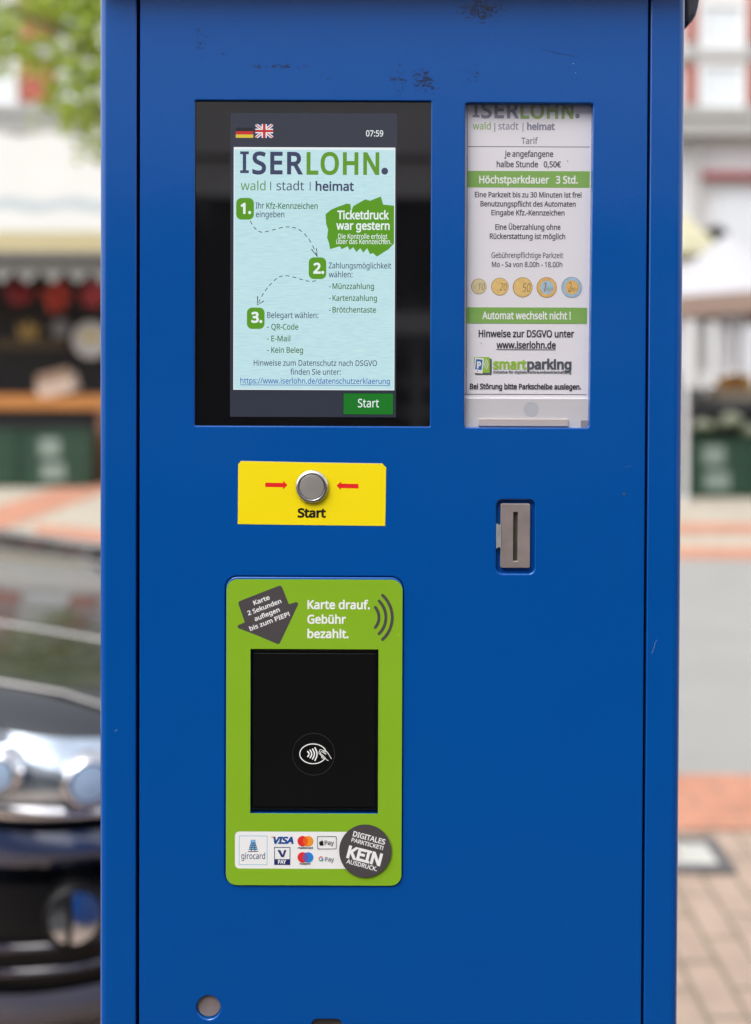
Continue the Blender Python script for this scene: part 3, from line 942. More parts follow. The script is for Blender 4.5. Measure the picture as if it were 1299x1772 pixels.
# ---- coin slot
mb = MB()
mb.plate([rrect(852, 858, 932, 1000)], BLUE, -.0030, .001, 0, metric=True)
mb.plate([rrect(866.2, 872, 917.2, 983.2, 3), rrect(888, 886.6, 896, 971.2, .6)], STEELD, -.0002, .0026, .0004, metric=True)
mb.plate([rrect(886, 884, 898, 973)], mat('slot_inside', (.075, .075, .045, 1), .6, var=.5, vscale=120), -.0027, .0004, 0, metric=True)
coin = mb.build('coin_slot', machine)
mb = MB()
bare = [(858.2, 905), (859.6, 906.6), (860.5, 905.2), (861.6, 908), (863.2, 907), (864.5, 908.6), (866.4, 905), (867, 926), (866.6, 950), (865, 947.4), (863, 946.6), (861, 947.6), (858.4, 949.5), (858, 927)]
mb.poly(bare, mat('bare_zinc', (.50, .53, .54, 1), .45, metal=.6, var=.25, vscale=150), .0001)
mb.build('bare_metal_chip', door)

# ---- locks low on the door
mb = MB()
lathe(mb, 360.4, 1742.8, -.0032, [(20.6, -.002), (20.6, .0006), (20.2, .0010), (10, .00101), (.01, .00101)], STEELD, smooth=False)
mb.plate([rrect(335, 1718, 386, 1770)], BLUE, -.005, .0004, 0, metric=True)
mb.build('lock_cylinder', machine)
mb = MB()
mb.plate([rrect(536, 1758, 596, 1905)], mat('latch_metal', (.22, .18, .15, 1), .5, metal=.7, var=.2, vscale=60), -.0035, .002, 0, metric=True)
mb.build('door_latch', machine)
# ---- scratches in the paint
SCR = mat('scratch', (.20, .27, .42, 1), .5)
for pts, wid, m_ in ((smoothline([(1127, 1131), (1130.5, 1124), (1133, 1113), (1136.5, 1107.5)]), .6, SCR), ([(198, 1265.5), (203, 1262.5)], .9, SCR),
                     ([(1081, 808.5), (1087, 807), (1094, 805.8)], .7, mat('scratch_faint', (.05, .13, .42, 1), .5)),
                     ([(940, 86), (964, 92), (1000, 98)], 1.1, mat('scuff_dark', (.004, .045, .20, 1), .4))):
    mb = MB(); mb.stroke(pts, wid, m_, .0001, caps=False)
    mb.build('paint_scratch', door)

#BACKGROUND
# ================================================================== THE STREET BEHIND THE VIEWER (seen in the screen glass, shades the panel)
FY = -4.2
KF = (D - FY) / D
def mirror(px, py):
    x, z = P(px, py)
    return x * KF, CAMZ + (z - CAMZ) * KF
STONE = mat('dark_rubble', (.045, .042, .040, 1), .9, var=.95, vscale=5, bump=1.0, bscale=18)
LINTEL = mat('grey_sandstone', (.76, .73, .73, 1), .85, var=.12, vscale=4)
RENDER = mat('pale_render', (.80, .78, .77, 1), .9, var=.06, vscale=1.2)
WINK = mat('window_dark', (.01, .01, .012, 1), .05)
FRAMEG = mat('frame_grey', (.40, .40, .42, 1), .5)
zb = mirror(540, 342)[1]
house = thing('stone_house', 'house with dark rubble stone ground floor, mirrored in the glass of the touch screen', 'house', (0, FY - .3, 0))
wx0, wx1 = mirror(686, 600)[0], mirror(686, 600)[0] + 1.35
wz1, wz0 = mirror(700, 578)[1], .75
mb = MB()
mb.box(-7, wx0, FY - .4, FY, 0, zb, STONE); mb.box(wx1, 7, FY - .4, FY, 0, zb, STONE)
mb.box(wx0, wx1, FY - .4, FY, 0, wz0, STONE); mb.box(wx0, wx1, FY - .4, FY, wz1 + .1, zb, STONE)
mb.build('ground_floor_wall', house)
mb = MB()
zs = mirror(540, 272)[1]
mb.box(-7.02, 7.02, FY - .4, FY + .03, zb, zs - .02, LINTEL)
mb.box(-7.02, 7.02, FY - .4, FY + .06, zs, zs + .30, LINTEL)
mb.build('stone_band', house)
mb = MB(); mb.box(-7, 7, FY - .4, FY - .01, zs + .30, 4.6, RENDER)
mb.build('upper_wall', house)
mb = MB(); mb.box(wx0 - .05, wx1 + .05, FY - .3, FY + .05, wz1, wz1 + .098, LINTEL); mb.build('window_lintel', house)
mb = MB()
for i in range(4):
    x = wx0 + .1 + i * (wx1 - wx0 - .2) / 3
    mb.box(x - .025, x + .025, FY - .14, FY - .08, wz0 + .002, wz1 - .002, FRAMEG)
for z in (wz0 + .04, (wz0 + wz1) / 2, mirror(700, 662)[1]):
    mb.box(wx0 + .002, wx1 - .002, FY - .135, FY - .085, z - .02, z + .02, FRAMEG)
win = mb.build('window', house)
mb = MB(); mb.box(wx0, wx1, FY - .2, FY - .17, wz0, wz1, WINK); mb.build('pane', win)
mb = MB()
mb.face([(-7.3, FY + .35, 4.5), (7.3, FY + .35, 4.5), (7.3, FY - 4, 7.2), (-7.3, FY - 4, 7.2)], mat('roof_slate', (.06, .06, .07, 1), .6))
mb.face([(-7.3, FY + .35, 4.35), (7.3, FY + .35, 4.35), (7.3, FY + .35, 4.5), (-7.3, FY + .35, 4.5)], FRAMEG)
mb.build('roof', house)

# ================================================================== ACROSS THE STREET: HOUSE WITH RED BRICK PIERS
BD = 16.5
BYF = Yd(BD)
bx = lambda px: B(px, 600, BD).x
bz = lambda py: B(650, py, BD).z
WHITEW = mat('white_render', (.55, .55, .56, 1), .8, var=.04, vscale=1.0)
WHITEF = mat('white_frame', (.72, .72, .72, 1), .5)
REDB = paving('red_pier_brick', (.42, .11, .07, 1), (.36, .09, .06, 1), (.3, .2, .16, 1), .24, .075, rot=0)
GREYB = mat('grey_ledge', (.33, .33, .32, 1), .8, var=.08)
PANEB = mat('window_glass', (.55, .58, .60, 1), .08, spec=.8)  # pale base colour stands in for mirrored sky and curtains
bh = thing('brick_house', 'white house with red brick piers between large windows, across the street', 'house', (0, BYF + .5, 0))
z_led0, z_led1 = bz(238), bz(196)
mb = MB(); mb.box(-12, 13, BYF, BYF + 8, z_led1, 12, WHITEW); mb.build('upper_wall', bh)
mb = MB(); mb.box(-12, 13, BYF - .003, BYF + 8, 0, z_led0, WHITEW); mb.build('shop_wall', bh)
mb = MB(); mb.box(-12.1, 13.1, BYF - .35, BYF + 8.1, z_led0, z_led1, GREYB); mb.box(-12.1, 13.1, BYF - .40, BYF - .35, z_led0 + .26, z_led1 + .04, GREYB); mb.build('ledge', bh)
piers = [(40, 95), (1182, 1196), (1288, 1345), (-120, -62), (1440, 1500), (200, 255)]
for k, (a, b_) in enumerate(piers):
    xa, xb = bx(a), bx(b_)
    for za, zb_ in ((bz(180), bz(110)), (bz(72), bz(-30)), (bz(-70), bz(-190))):
        mb = MB(); mb.box(xa, xb, BYF - .12, BYF + .01, za, zb_, REDB); mb.build('brick_pier', bh)
spans = [(-60, 38), (97, 198), (1198, 1286), (1347, 1438)]
for a, b_ in spans:
    xa, xb = bx(a) + .04, bx(b_) - .04
    for za, zb_ in ((bz(188), bz(108)), (bz(88), bz(4))):
        mb = MB()
        f = .06
        mb.box(xa, xa + f, BYF - .10, BYF - .004, za, zb_, WHITEF); mb.box(xb - f, xb, BYF - .10, BYF - .004, za, zb_, WHITEF)
        mb.box(xa + f, xb - f, BYF - .10, BYF - .004, za, za + f, WHITEF); mb.box(xa + f, xb - f, BYF - .10, BYF - .004, zb_ - f, zb_, WHITEF)
        wn = mb.build('window', bh)
        mb = MB(); mb.box(xa + f, xb - f, BYF - .05, BYF - .006, za + f, zb_ - f, PANEB); mb.build('pane', wn)
mb = MB(); mb.box(-12, 13, BYF - .10, BYF + .01, bz(104), bz(92), GREYB); mb.build('spandrel', bh)
mb = MB(); mb.box(bx(1200), 12.8, BYF - .2, BYF - .004, bz(308), bz(298), mat('signal_red', (.24, .035, .04, 1), .6)); mb.build('red_stripe', bh)
mb = MB(); mb.tube([(bx(1201), BYF - .16, .02), (bx(1201), BYF - .16, z_led0)], .05, GREYB); mb.build('downpipe', bh)
mb = MB(); mb.box(bx(1240), bx(1420), BYF - .03, BYF - .004, .1, bz(330), mat('shop_glass', (.50, .52, .55, 1), .1, spec=.8)); mb.build('shop_window', bh)
mb = MB()
mb.face([(-12.4, BYF - .5, 12), (13.4, BYF - .5, 12), (13.4, BYF + 4, 15), (-12.4, BYF + 4, 15)], mat('roof_tile', (.14, .07, .05, 1), .8))
mb.face([(13.4, BYF + 8.5, 12), (-12.4, BYF + 8.5, 12), (-12.4, BYF + 4, 15), (13.4, BYF + 4, 15)], mat('roof_tile', (.14, .07, .05, 1), .8))
mb.build('roof', bh)

# ================================================================== TREE
def leafmat(name, c):
    m = bpy.data.materials.new(name); m.use_nodes = True
    n, l = m.node_tree.nodes, m.node_tree.links
    p = n['Principled BSDF']; p.inputs['Roughness'].default_value = .5
    oi = n.new('ShaderNodeNewGeometry')
    cr = n.new('ShaderNodeValToRGB')
    cr.color_ramp.elements[0].color = tuple(x * .6 for x in c) + (1,)
    cr.color_ramp.elements[1].color = tuple(x * 1.5 for x in c) + (1,)
    l.new(oi.outputs['Random Per Island'], cr.inputs[0]); l.new(cr.outputs[0], p.inputs['Base Color'])
    tr = n.new('ShaderNodeBsdfTranslucent'); mx = n.new('ShaderNodeMixShader'); mx.inputs[0].default_value = .45
    l.new(cr.outputs[0], tr.inputs[0]); l.new(p.outputs[0], mx.inputs[1]); l.new(tr.outputs[0], mx.inputs[2])
    l.new(mx.outputs[0], n['Material Output'].inputs['Surface'])
    return m
LEAF = leafmat('leaf_green', (.33, .42, .06))
BARK = mat('bark', (.10, .075, .055, 1), .9, var=.3, vscale=20)
TD = 8.0
tb = B(330, 700, TD); tb.z = 0
tree = thing('street_tree', 'leafy green street tree behind the left side of the blue machine', 'tree', tuple(tb))
mb = MB()
top = Vector((tb.x + .1, tb.y, 4.4))
mb.tube([tb, tb + Vector((.03, 0, 1.2)), tb + Vector((-.02, .03, 2.6)), top], [.12, .10, .085, .05], BARK)
limbs = []
for k in range(9):
    a = random.uniform(0, 6.28) if k > 3 else R(150 + k * 30)
    z = 2.7 + .18 * k
    p0 = Vector((tb.x + .02, tb.y, z)); L = random.uniform(1.0, 1.6)
    p1 = p0 + Vector((math.cos(a) * L * .55, math.sin(a) * L * .55, .55)); p2 = p0 + Vector((math.cos(a) * L, math.sin(a) * L, .75))
    mb.tube([p0, p1, p2], [.05, .03, .012], BARK, n=6); limbs.append((p0, p1, p2))
mb.build('trunk', tree)
mb = MB()
cl = []
for px, py, r in ((150, 40, .34), (165, 120, .34), (120, 95, .22), (150, 195, .26), (160, 245, .20), (60, 95, .20), (20, 90, .26), (100, 20, .3), (10, -20, .35), (-30, 60, .35),
                  (165, 170, .30), (110, 200, .14), (140, 10, .3), (0, 40, .2), (128, 150, .2), (180, 265, .15), (95, 185, .14), (60, -30, .3), (160, -60, .5), (250, 120, .5), (240, -60, .6), (330, 40, .5), (420, -30, .5), (300, -160, .7), (100, -150, .6)):
    q = B(px, py, TD + random.uniform(-.5, .5)); cl.append((q, r))
for q, r in cl:
    nl = int(105 * (r / .3) ** 2)
    for _ in range(nl):
        d = Vector((random.gauss(0, 1), random.gauss(0, 1), random.gauss(0, .8)))
        p = q + d * r * .52
        s_ = random.uniform(.035, .065)
        u = Vector((random.gauss(0, 1), random.gauss(0, 1), random.gauss(0, .6))).normalized()
        v = u.cross(Vector((random.gauss(0, 1), random.gauss(0, 1), random.gauss(0, 1)))).normalized()
        mb.face([p - u * s_, p - v * s_ * .55 - u * s_ * .1, p + u * s_, p + v * s_ * .55 - u * s_ * .1], LEAF)
mb.build('crown', tree)

# ================================================================== MARKET STALL ON THE LEFT
SD = 10.9
sx = lambda px, d=SD: B(px, 600, d).x
sz = lambda py, d=SD: B(650, py, d).z
CREAM = mat('cream_canvas', (.36, .355, .335, 1), .85, var=.05, vscale=2)
CREAMD = mat('cream_canvas_trim', (.42, .37, .215, 1), .85)
POLE = mat('grey_pole', (.35, .35, .35, 1), .5)
BLACKC = mat('black_cloth', (.012, .011, .012, 1), .85, var=.3, vscale=4)
WOOD = mat('orange_wood', (.36, .14, .03, 1), .6, var=.25, vscale=6)
xl, xr = sx(-420), sx(196)
yf, yb_ = Yd(SD), Yd(SD + 2.6)
zf = sz(438); zbk = B(650, 238, SD + 2.6).z
stall = thing('market_stall', 'market stall with cream awning and scalloped valance over a black back cloth', 'market stall', ((xl + xr) / 2, yf + 1, 0))
mb = MB()
n_ = 14
for dz, flip in ((0, 0), (.03, 1)):
    rows = []
    for i in range(n_ + 1):
        t = i / n_
        y = yf + (yb_ - yf) * t; z = zf + (zbk - zf) * t - .10 * math.sin(math.pi * t) + dz
        rows.append([(xl + (xr - xl) * k / 10, y, z + .03 * math.cos(k * math.pi)) for k in range(11)])
    mb.grid(rows, CREAM)
mb.build('awning', stall)
mb = MB()
rows = []
for k in range(121):
    t = k / 120
    x = xl + (xr - xl) * t
    rows.append([(x, yf + .10, zf - .03), (x, yf + .095, zf - .17), (x, yf + .09, zf - .17 - .14 * abs(math.sin(t * math.pi * 14)))])
mb.grid(rows, mat('shaded_canvas', (.25, .25, .235, 1), .85))  # shade under the awning is put into this darker canvas colour
mb.build('valance', stall)
mb = MB(); mb.box(xl, xr, yf - .02, yf + .03, zf + .002, zf + .21, CREAMD); mb.build('edge_trim', stall)
mb = MB()
t_ = .40; ys = yf + (yb_ - yf) * t_; zs_ = zf + (zbk - zf) * t_ - .10 * math.sin(math.pi * t_) + .036
rows = [[(xl + (xr - xl) * k / 10, ys + dy, zs_ + dy * (zbk - zf) / (yb_ - yf) + .03 * math.cos(k * math.pi) + dz) for k in range(11)] for dy, dz in ((-.12, 0), (-.06, .03), (.06, .03), (.12, 0))]
mb.grid(rows, mat('grey_seam', (.24, .265, .275, 1), .85)); mb.build('seam_band', stall)
mb = MB(); mb.tube([(xl, yf + .02, zf - .045), (xr, yf + .02, zf - .045)], .045, mat('dark_rail', (.10, .10, .105, 1), .5)); mb.build('rail', stall)
for x in (xl + .05, xr - .05):
    for y in (yf + .08, yb_ - .05):
        mb = MB(); mb.tube([(x, y, 0.006), (x, y, zf - .04 if y < yf + 1 else zbk - .05)], .025, POLE); mb.build('pole', stall)
mb = MB(); mb.box(xl + .1, xr - .02, yf + 1.3, yf + 1.36, .05, zf + .62, BLACKC); mb.build('back_cloth', stall)
GOLDP = mat('gold_print', (.30, .20, .05, 1), .6)
GOLDD = mat('faded_gold_print', (.12, .085, .035, 1), .6)
mb = MB()
d2 = SD + 1.28
for k in range(10):          # crest
    a = k / 10 * 2 * math.pi
pts = [B(48 + dx, 570 + dy, d2) for dx, dy in ((-20, -12), (-8, -4), (0, -18), (8, -4), (20, -12), (15, 16), (-15, 16))]
mb.face(pts, GOLDP)
for k in range(13):
    x = -6 + k * 9.5
    hgt = (10, 13, 9, 12)[k % 4]
    mb.face([B(x, 592 - hgt * .4, d2), B(x + 5.5, 592 - hgt * .4, d2), B(x + 5.5, 592 + hgt, d2), B(x, 592 + hgt, d2)], GOLDD)
mb.build('gold_emblem', stall)

def bundle(px, py, r, c1, label, dist):
    root = thing('hanging_bundle', label, 'bundle', tuple(B(px, py, dist)), 'red bundles hanging under the stall awning')
    c = B(px, py, dist); rr_ = r / F * dist
    mb = MB()
    m = mat('bundle_' + label.split()[0], c1, .6, var=.5, vscale=14)
    for _ in range(42):
        d = Vector((random.gauss(0, 1), random.gauss(0, 1), random.gauss(0, 1))).normalized() * random.uniform(.2, 1) ** .5 * rr_
        q = c + Vector((d.x, d.y * .6, d.z * .95)); s_ = rr_ * random.uniform(.22, .34)
        rows = [[q + Vector((math.cos(b * math.pi / 4) * math.sin(a_ * math.pi / 5), math.sin(b * math.pi / 4) * math.sin(a_ * math.pi / 5), math.cos(a_ * math.pi / 5) * 1.2)) * s_ for b in range(8)] for a_ in range(6)]
        mb.grid(rows, m, closed_v=True)
    mb.build('red_fruit', root)
    mb = MB(); mb.tube([c + Vector((0, 0, rr_ * .8)), Vector((c.x, c.y, B(px, 452, dist).z))], .008, POLE, n=6); mb.build('cord', root)
bundle(34, 506, 22, (.20, .012, .02, 1), 'dark red bundle hanging under the cream awning, farthest from the blue machine', SD + .5)
bundle(96, 512, 25, (.34, .03, .015, 1), 'orange red bundle hanging under the cream awning between two darker ones', SD + .5)
bundle(160, 506, 22, (.32, .03, .04, 1), 'pinkish red bundle hanging under the cream awning beside the blue machine', SD + .5)

def wall_disc(name, label, px, py, r, dist, rings, cat):
    c = B(px, py, dist); k = dist / F
    root = thing(name, label, cat, tuple(c))
    mb = MB()
    for i, (f, m) in enumerate(rings):
        y = c.y - .004 * i - .03
        mb.face([(c.x + r * k * f[0] * math.cos(t * math.pi / 16), y, c.z + r * k * f[1] * math.sin(t * math.pi / 16) + f[2] * r * k) for t in range(32)], m)
    rows = [[(c.x + r * k * math.cos(t * math.pi / 16), c.y + yy, c.z + r * k * math.sin(t * math.pi / 16)) for t in range(32)] for yy in (-.03, .04)]
    mb.grid(rows, rings[0][1], closed_v=True)
    mb.build('face_plate', root)
wall_disc('round_sign', 'round white sign with a yellow middle on the black stall cloth', 158, 588, 32, SD + 1.2, [((1, 1, 0), mat('sign_white', (.5, .5, .48, 1), .6)), ((.55, .2, .15), mat('sign_yellow', (.55, .45, .10, 1), .6))], 'sign')
wall_disc('grey_disc', 'small round grey disc on the black stall cloth beside the gold emblem', 105, 568, 16, SD + 1.2, [((1, 1, 0), mat('disc_grey', (.16, .16, .17, 1), .6))], 'disc')  # plain grey disc of unknown use, gives no light

# counter with a box on it
root = thing('market_counter', 'orange wooden market counter above the green crates', 'counter', (sx(0), yf + .35, 0))
mb = MB(); zt = sz(690); mb.box(xl + .25, sx(188), yf + .05, yf + .95, zt - .13, zt, WOOD); mb.build('counter_top', root)
mb = MB(); mb.box(xl + .3, sx(180), yf + .12, yf + .9, .05, zt - .13, BLACKC); mb.build('skirt', root)
for px in (-300, 167):
    mb = MB(); mb.box(sx(px), sx(px) + .09, yf + .04, yf + .11, 0.006, zt - .13, mat('brown_wood', (.16, .065, .03, 1), .7, var=.2)); mb.build('leg', root)
c0 = B(104, 690, SD + .35)
root = thing('cardboard_box', 'pale open cardboard box tilted on the orange counter', 'box', (c0.x, c0.y, zt))
mb = MB()
CARD = mat('pale_card', (.48, .40, .34, 1), .8, var=.05)
rm = Matrix.Rotation(R(-14), 3, 'Y')
def bxp(x, y, z): return Vector((c0.x, c0.y, zt + .02)) + rm @ Vector((x, y, z))
W_, H_, T_ = .19, .15, .012
for (xa, xb, ya, yb2, za, zb2) in ((-W_, W_, -.14, .14, 0, T_), (-W_, W_, -.14, -.14 + T_, T_, H_), (-W_, W_, .14 - T_, .14, T_, H_), (-W_, -W_ + T_, -.12, .12, T_, H_), (W_ - T_, W_, -.12, .12, T_, H_ + .05)):
    p = [bxp(x, y, z) for x in (xa, xb) for y in (ya, yb2) for z in (za, zb2)]
    for q in ((0, 1, 3, 2), (4, 6, 7, 5), (0, 4, 5, 1), (2, 3, 7, 6), (0, 2, 6, 4), (1, 5, 7, 3)):
        mb.face([p[i] for i in q], CARD)
mb.build('carton', root)
mb = MB(); q = [bxp(-W_, -.14, H_), bxp(W_, -.14, H_), bxp(W_ + .03, -.22, H_ + .10), bxp(-W_ + .06, -.22, H_ + .10)]; mb.face(q, CARD); mb.face([p + Vector((0, .006, .004)) for p in q], CARD); mb.build('flap', root)

# green crates: one is built, the others are copies
GRN = mat('green_plastic', (.006, .036, .017, 1), .5, var=.1)
LABEL = mat('crate_label', (.17, .22, .19, 1), .6, var=.35, vscale=18)
def crate_parts(root):
    w2, d2_, h2 = .345, .22, .56
    mb = MB()
    t = .03
    mb.box(-w2, w2, -d2_, -d2_ + t, 0, h2, GRN); mb.box(-w2, w2, d2_ - t, d2_, 0, h2, GRN)
    mb.box(-w2, -w2 + t, -d2_ + t, d2_ - t, 0, h2, GRN); mb.box(w2 - t, w2, -d2_ + t, d2_ - t, 0, h2, GRN)
    mb.box(-w2 + t, w2 - t, -d2_ + t, d2_ - t, 0, .03, GRN)
    for z in (.03, .27, .52):
        mb.box(-w2 - .012, w2 + .012, -d2_ - .012, -d2_ - .0005, z, z + .03, GRN)
    for x in (-w2 - .012, w2 - .02):
        mb.box(x, x + .032, -d2_ - .014, -d2_ - .0015, .06, .5, GRN)
    o = mb.build('crate_body', root, origin=(0, 0, 0))
    mb = MB()
    mb.box(-.13, .11, -d2_ - .006, -d2_ - .001, .07, .25, LABEL); mb.box(-.15, .06, -d2_ - .006, -d2_ - .001, .31, .50, LABEL)
    mb.build('printed_label', root, origin=(0, 0, 0))
def copy_thing(root, loc, label, rz=0):
    r = root.copy(); col.objects.link(r); r.location = loc; r['label'] = label; r.rotation_euler = (0, 0, rz)
    for ch in root.children:
        c = ch.copy(); col.objects.link(c); c.parent = r
    return r
GC = 'green plastic crates in front of the market tables'
cr0 = thing('green_crate', 'green crate under the orange counter, right beside the blue machine', 'crate', (0, 0, 0), GC)
crate_parts(cr0)
cr0.location = (sx(110), yf - .1, .012)
copy_thing(cr0, (sx(-14), yf - .08, .012), 'green crate under the orange counter, cut by the left edge of the photo', R(2))

# ================================================================== MARKET TENT AND TABLE ON THE RIGHT
TDD = 9.6
ty = Yd(TDD)
TENT = mat('white_tent', (.38, .38, .40, 1), .8, var=.03)
TAN = mat('tan_valance', (.25, .18, .145, 1), .8, var=.06)
tentx0, tentx1 = B(1100, 600, TDD).x, B(1480, 600, TDD).x
tent = thing('market_tent', 'white market tent with tan valance and white side curtains, right of the blue machine', 'tent', ((tentx0 + tentx1) / 2, ty + .9, 0))
ze = B(650, 512, TDD).z
xm = B(1292, 600, TDD).x
mb = MB()
apex = Vector((xm + .15, ty + 1.0, B(650, 400, TDD + 1).z))
ring = [(tentx0, ty), (xm, ty), (tentx1, ty), (tentx1, ty + 2), (xm, ty + 2), (tentx0, ty + 2)]
rz = [ze - .02, ze + .06, ze - .02, ze - .02, ze + .06, ze - .02]
rows = []
for t in (0, .25, .5, .75, .97):
    rows.append([Vector((x, y, z)).lerp(apex, t) - Vector((0, 0, .14 * math.sin(math.pi * t))) for (x, y), z in zip(ring, rz)])
mb.grid(rows, TENT, closed_v=True, smooth=False)
mb.build('canopy', tent)
mb = MB()
low = [(x, y, z - .20) for (x, y), z in zip(ring, rz)]
mb.grid([[(x, y, z) for (x, y), z in zip(ring, rz)], low], TAN, closed_v=True, smooth=False)
mb.build('valance', tent)
for x in (tentx0 + .03, xm - .55, tentx1 - .03):
    mb = MB(); mb.tube([(x, ty + .05, .006), (x, ty + .05, ze - .04)], .03, mat('white_pole', (.6, .6, .62, 1), .4)); mb.build('pole', tent)
for xa, xb, dd in ((1207, 1224, .08), (1241, 1290, .1), (1340, 1420, .1), (1110, 1178, .08)):
    mb = MB()
    A, Bx = B(xa, 600, TDD + dd).x, B(xb, 600, TDD + dd).x
    rows = []
    for k in range(25):
        t = k / 24; x = A + (Bx - A) * t; y = ty + dd + .03 * math.sin(t * 18)
        rows.append([(x, y, B(650, 640 + 5 * math.sin(t * 9), TDD).z), (x, y, ze - .1)])
    mb.grid(rows, TENT); mb.build('side_curtain', tent)
mb = MB(); mb.box(tentx0 + .05, B(1185, 600, TDD + 2.1).x, ty + 2.1, ty + 2.13, .5, ze - .1, mat('grey_sheet', (.42, .44, .46, 1), .8)); mb.build('back_sheet', tent)

# cream parasol behind the tent
pc = B(1150, 450, 12.4)
par = thing('cream_parasol', 'cream parasol with dark tassel behind the white tent', 'parasol', (pc.x, pc.y, 0))
mb = MB()
zt_ = B(650, 350, 12.4).z; zr = B(650, 445, 12.4).z
rows = []
for t, rr_ in ((0, .02), (.35, .35), (.7, .6), (1, .72)):
    rows.append([(pc.x + rr_ * math.cos(k * math.pi / 4), pc.y + rr_ * math.sin(k * math.pi / 4), zt_ + (zr - zt_) * t) for k in range(8)])
mb.grid(rows, mat('cream_parasol_cloth', (.42, .40, .27, 1), .8), closed_v=True, smooth=False)
mb.build('canopy', par)
mb = MB(); mb.tube([(pc.x, pc.y, .006), (pc.x, pc.y, zt_ - .02)], .025, POLE); mb.build('pole', par)
mb = MB()
q0 = B(1243, 392, 12.2); q1 = B(1232, 432, 12.2)
mb.tube([q0, q0.lerp(q1, .3), q0.lerp(q1, .7), q1], [.07, .16, .14, .05], BLACKC)  # small dark hanging object, not known to belong to the parasol
mb.tube([q1, Vector((pc.x + .66, pc.y, zr + .02))], .012, BLACKC)
mb.build('item', par)

# table with produce
PD = 10.6
py_ = Yd(PD)
px_ = lambda p: B(p, 600, PD).x
pz_ = lambda p: B(650, p, PD).z
tab = thing('produce_table', 'market table with dark cloth in front of the white tent', 'table', (px_(1330), py_ + .3, 0))
mb = MB(); zt2 = pz_(690)
mb.box(px_(1090), px_(1500), py_, py_ + .8, zt2 - .04, zt2, mat('table_wood', (.035, .03, .03, 1), .7)); mb.build('table_top', tab)
mb = MB()
rows = []
for k in range(61):
    x = px_(1090) + (px_(1500) - px_(1090)) * k / 60
    y = py_ - .02 + .015 * math.sin(k * 1.1)
    rows.append([(x, y, .05), (x, y, zt2 - .045)])
mb.grid(rows, mat('slate_cloth', (.014, .0145, .019, 1), .85)); mb.build('table_cloth', tab)
def produce_box(px, wpx, hpx, c1, c2, label, group, dist=PD + .25, z=None, boxc=(.45, .38, .28, 1)):
    c = B(px, 600, dist); ww = wpx / F * dist / 2; hh = hpx / F * dist
    z = zt2 + .001 if z is None else z
    root = thing('produce_box', label, 'box', (c.x, c.y, z), group)
    mb = MB(); bm_ = mat('box_' + label.split()[0], boxc, .8)
    y0_, y1_ = c.y - .2, c.y + .2
    mb.box(c.x - ww, c.x + ww, y0_, y0_ + .015, z, z + hh * .5, bm_); mb.box(c.x - ww, c.x + ww, y1_ - .015, y1_, z, z + hh * .5, bm_)
    mb.box(c.x - ww, c.x - ww + .015, y0_ + .015, y1_ - .015, z, z + hh * .5, bm_); mb.box(c.x + ww - .015, c.x + ww, y0_ + .015, y1_ - .015, z, z + hh * .5, bm_)
    mb.box(c.x - ww + .015, c.x + ww - .015, y0_ + .015, y1_ - .015, z, z + .015, bm_)
    mb.build('carton', root)
    mb = MB()
    ms = [mat('fruit_%d_%s' % (i, label.split()[0]), cc, .5, var=.15) for i, cc in enumerate((c1, c2))]
    for k in range(34):
        q = Vector((c.x + random.uniform(-ww + .04, ww - .04), c.y + random.uniform(-.16, .16), z + hh * .5 + random.uniform(-.03, hh * .45))); s_ = random.uniform(.035, .05)
        rows = [[q + Vector((math.cos(b * math.pi / 4) * math.sin(a_ * math.pi / 5), math.sin(b * math.pi / 4) * math.sin(a_ * math.pi / 5), math.cos(a_ * math.pi / 5))) * s_ for b in range(8)] for a_ in range(6)]
        mb.grid(rows, ms[k % 2], closed_v=True)
    mb.build('fruit', root)
GB = 'produce boxes on the dark market table'
produce_box(1266, 66, 40, (.62, .25, .02, 1), (.60, .36, .04, 1), 'orange fruit heaped in a pale box on the dark market table', GB)
produce_box(1335, 62, 38, (.40, .04, .03, 1), (.25, .30, .04, 1), 'red and green fruit in a pale box at the right edge of the photo', GB)
produce_box(1192, 50, 14, (.08, .09, .08, 1), (.10, .10, .09, 1), 'dark greens in a low box beside the blue machine', GB, boxc=(.10, .10, .10, 1))
crs = []
for px, lab in ((1212, 'green crate of pale cauliflowers below the dark table, right beside the blue machine'), (1316, 'green crate below the dark table, cut by the right edge of the photo')):
    z = .012
    r = copy_thing(cr0, (px_(px), py_ - .35, z), lab)
    crs.append(r)
# cauliflowers heaped on them
def cauliflower(px, py, r, label):
    c = B(px, py, PD - .35); rr_ = r / F * PD
    root = thing('cauliflower', label, 'vegetable', tuple(c), 'cauliflowers on the green crates')
    mb = MB(); m = mat('curd', (.42, .44, .33, 1), .8, var=.15, vscale=20)
    for k in range(26):
        d = Vector((random.gauss(0, 1), random.gauss(0, 1), abs(random.gauss(0, 1)))).normalized() * rr_ * .7
        q = c + d; s_ = rr_ * random.uniform(.28, .4)
        rows = [[q + Vector((math.cos(b * math.pi / 4) * math.sin(a_ * math.pi / 5), math.sin(b * math.pi / 4) * math.sin(a_ * math.pi / 5), math.cos(a_ * math.pi / 5))) * s_ for b in range(8)] for a_ in range(6)]
        mb.grid(rows, m, closed_v=True)
    mb.build('head', root)
    mb = MB(); m = mat('cauli_leaf', (.10, .17, .06, 1), .6)
    for k in range(7):
        a = k * .9; u = Vector((math.cos(a), math.sin(a), 0)); v = Vector((-math.sin(a), math.cos(a), 0))
        mb.face([c - Vector((0, 0, rr_ * .5)), c + u * rr_ * 1.1 - v * rr_ * .4, c + u * rr_ * 1.25 + Vector((0, 0, rr_ * .55)), c + u * rr_ * 1.1 + v * rr_ * .4], m)
    mb.build('leaves', root)
cauliflower(1216, 742, 18, 'cauliflower on the crate beside the blue machine')
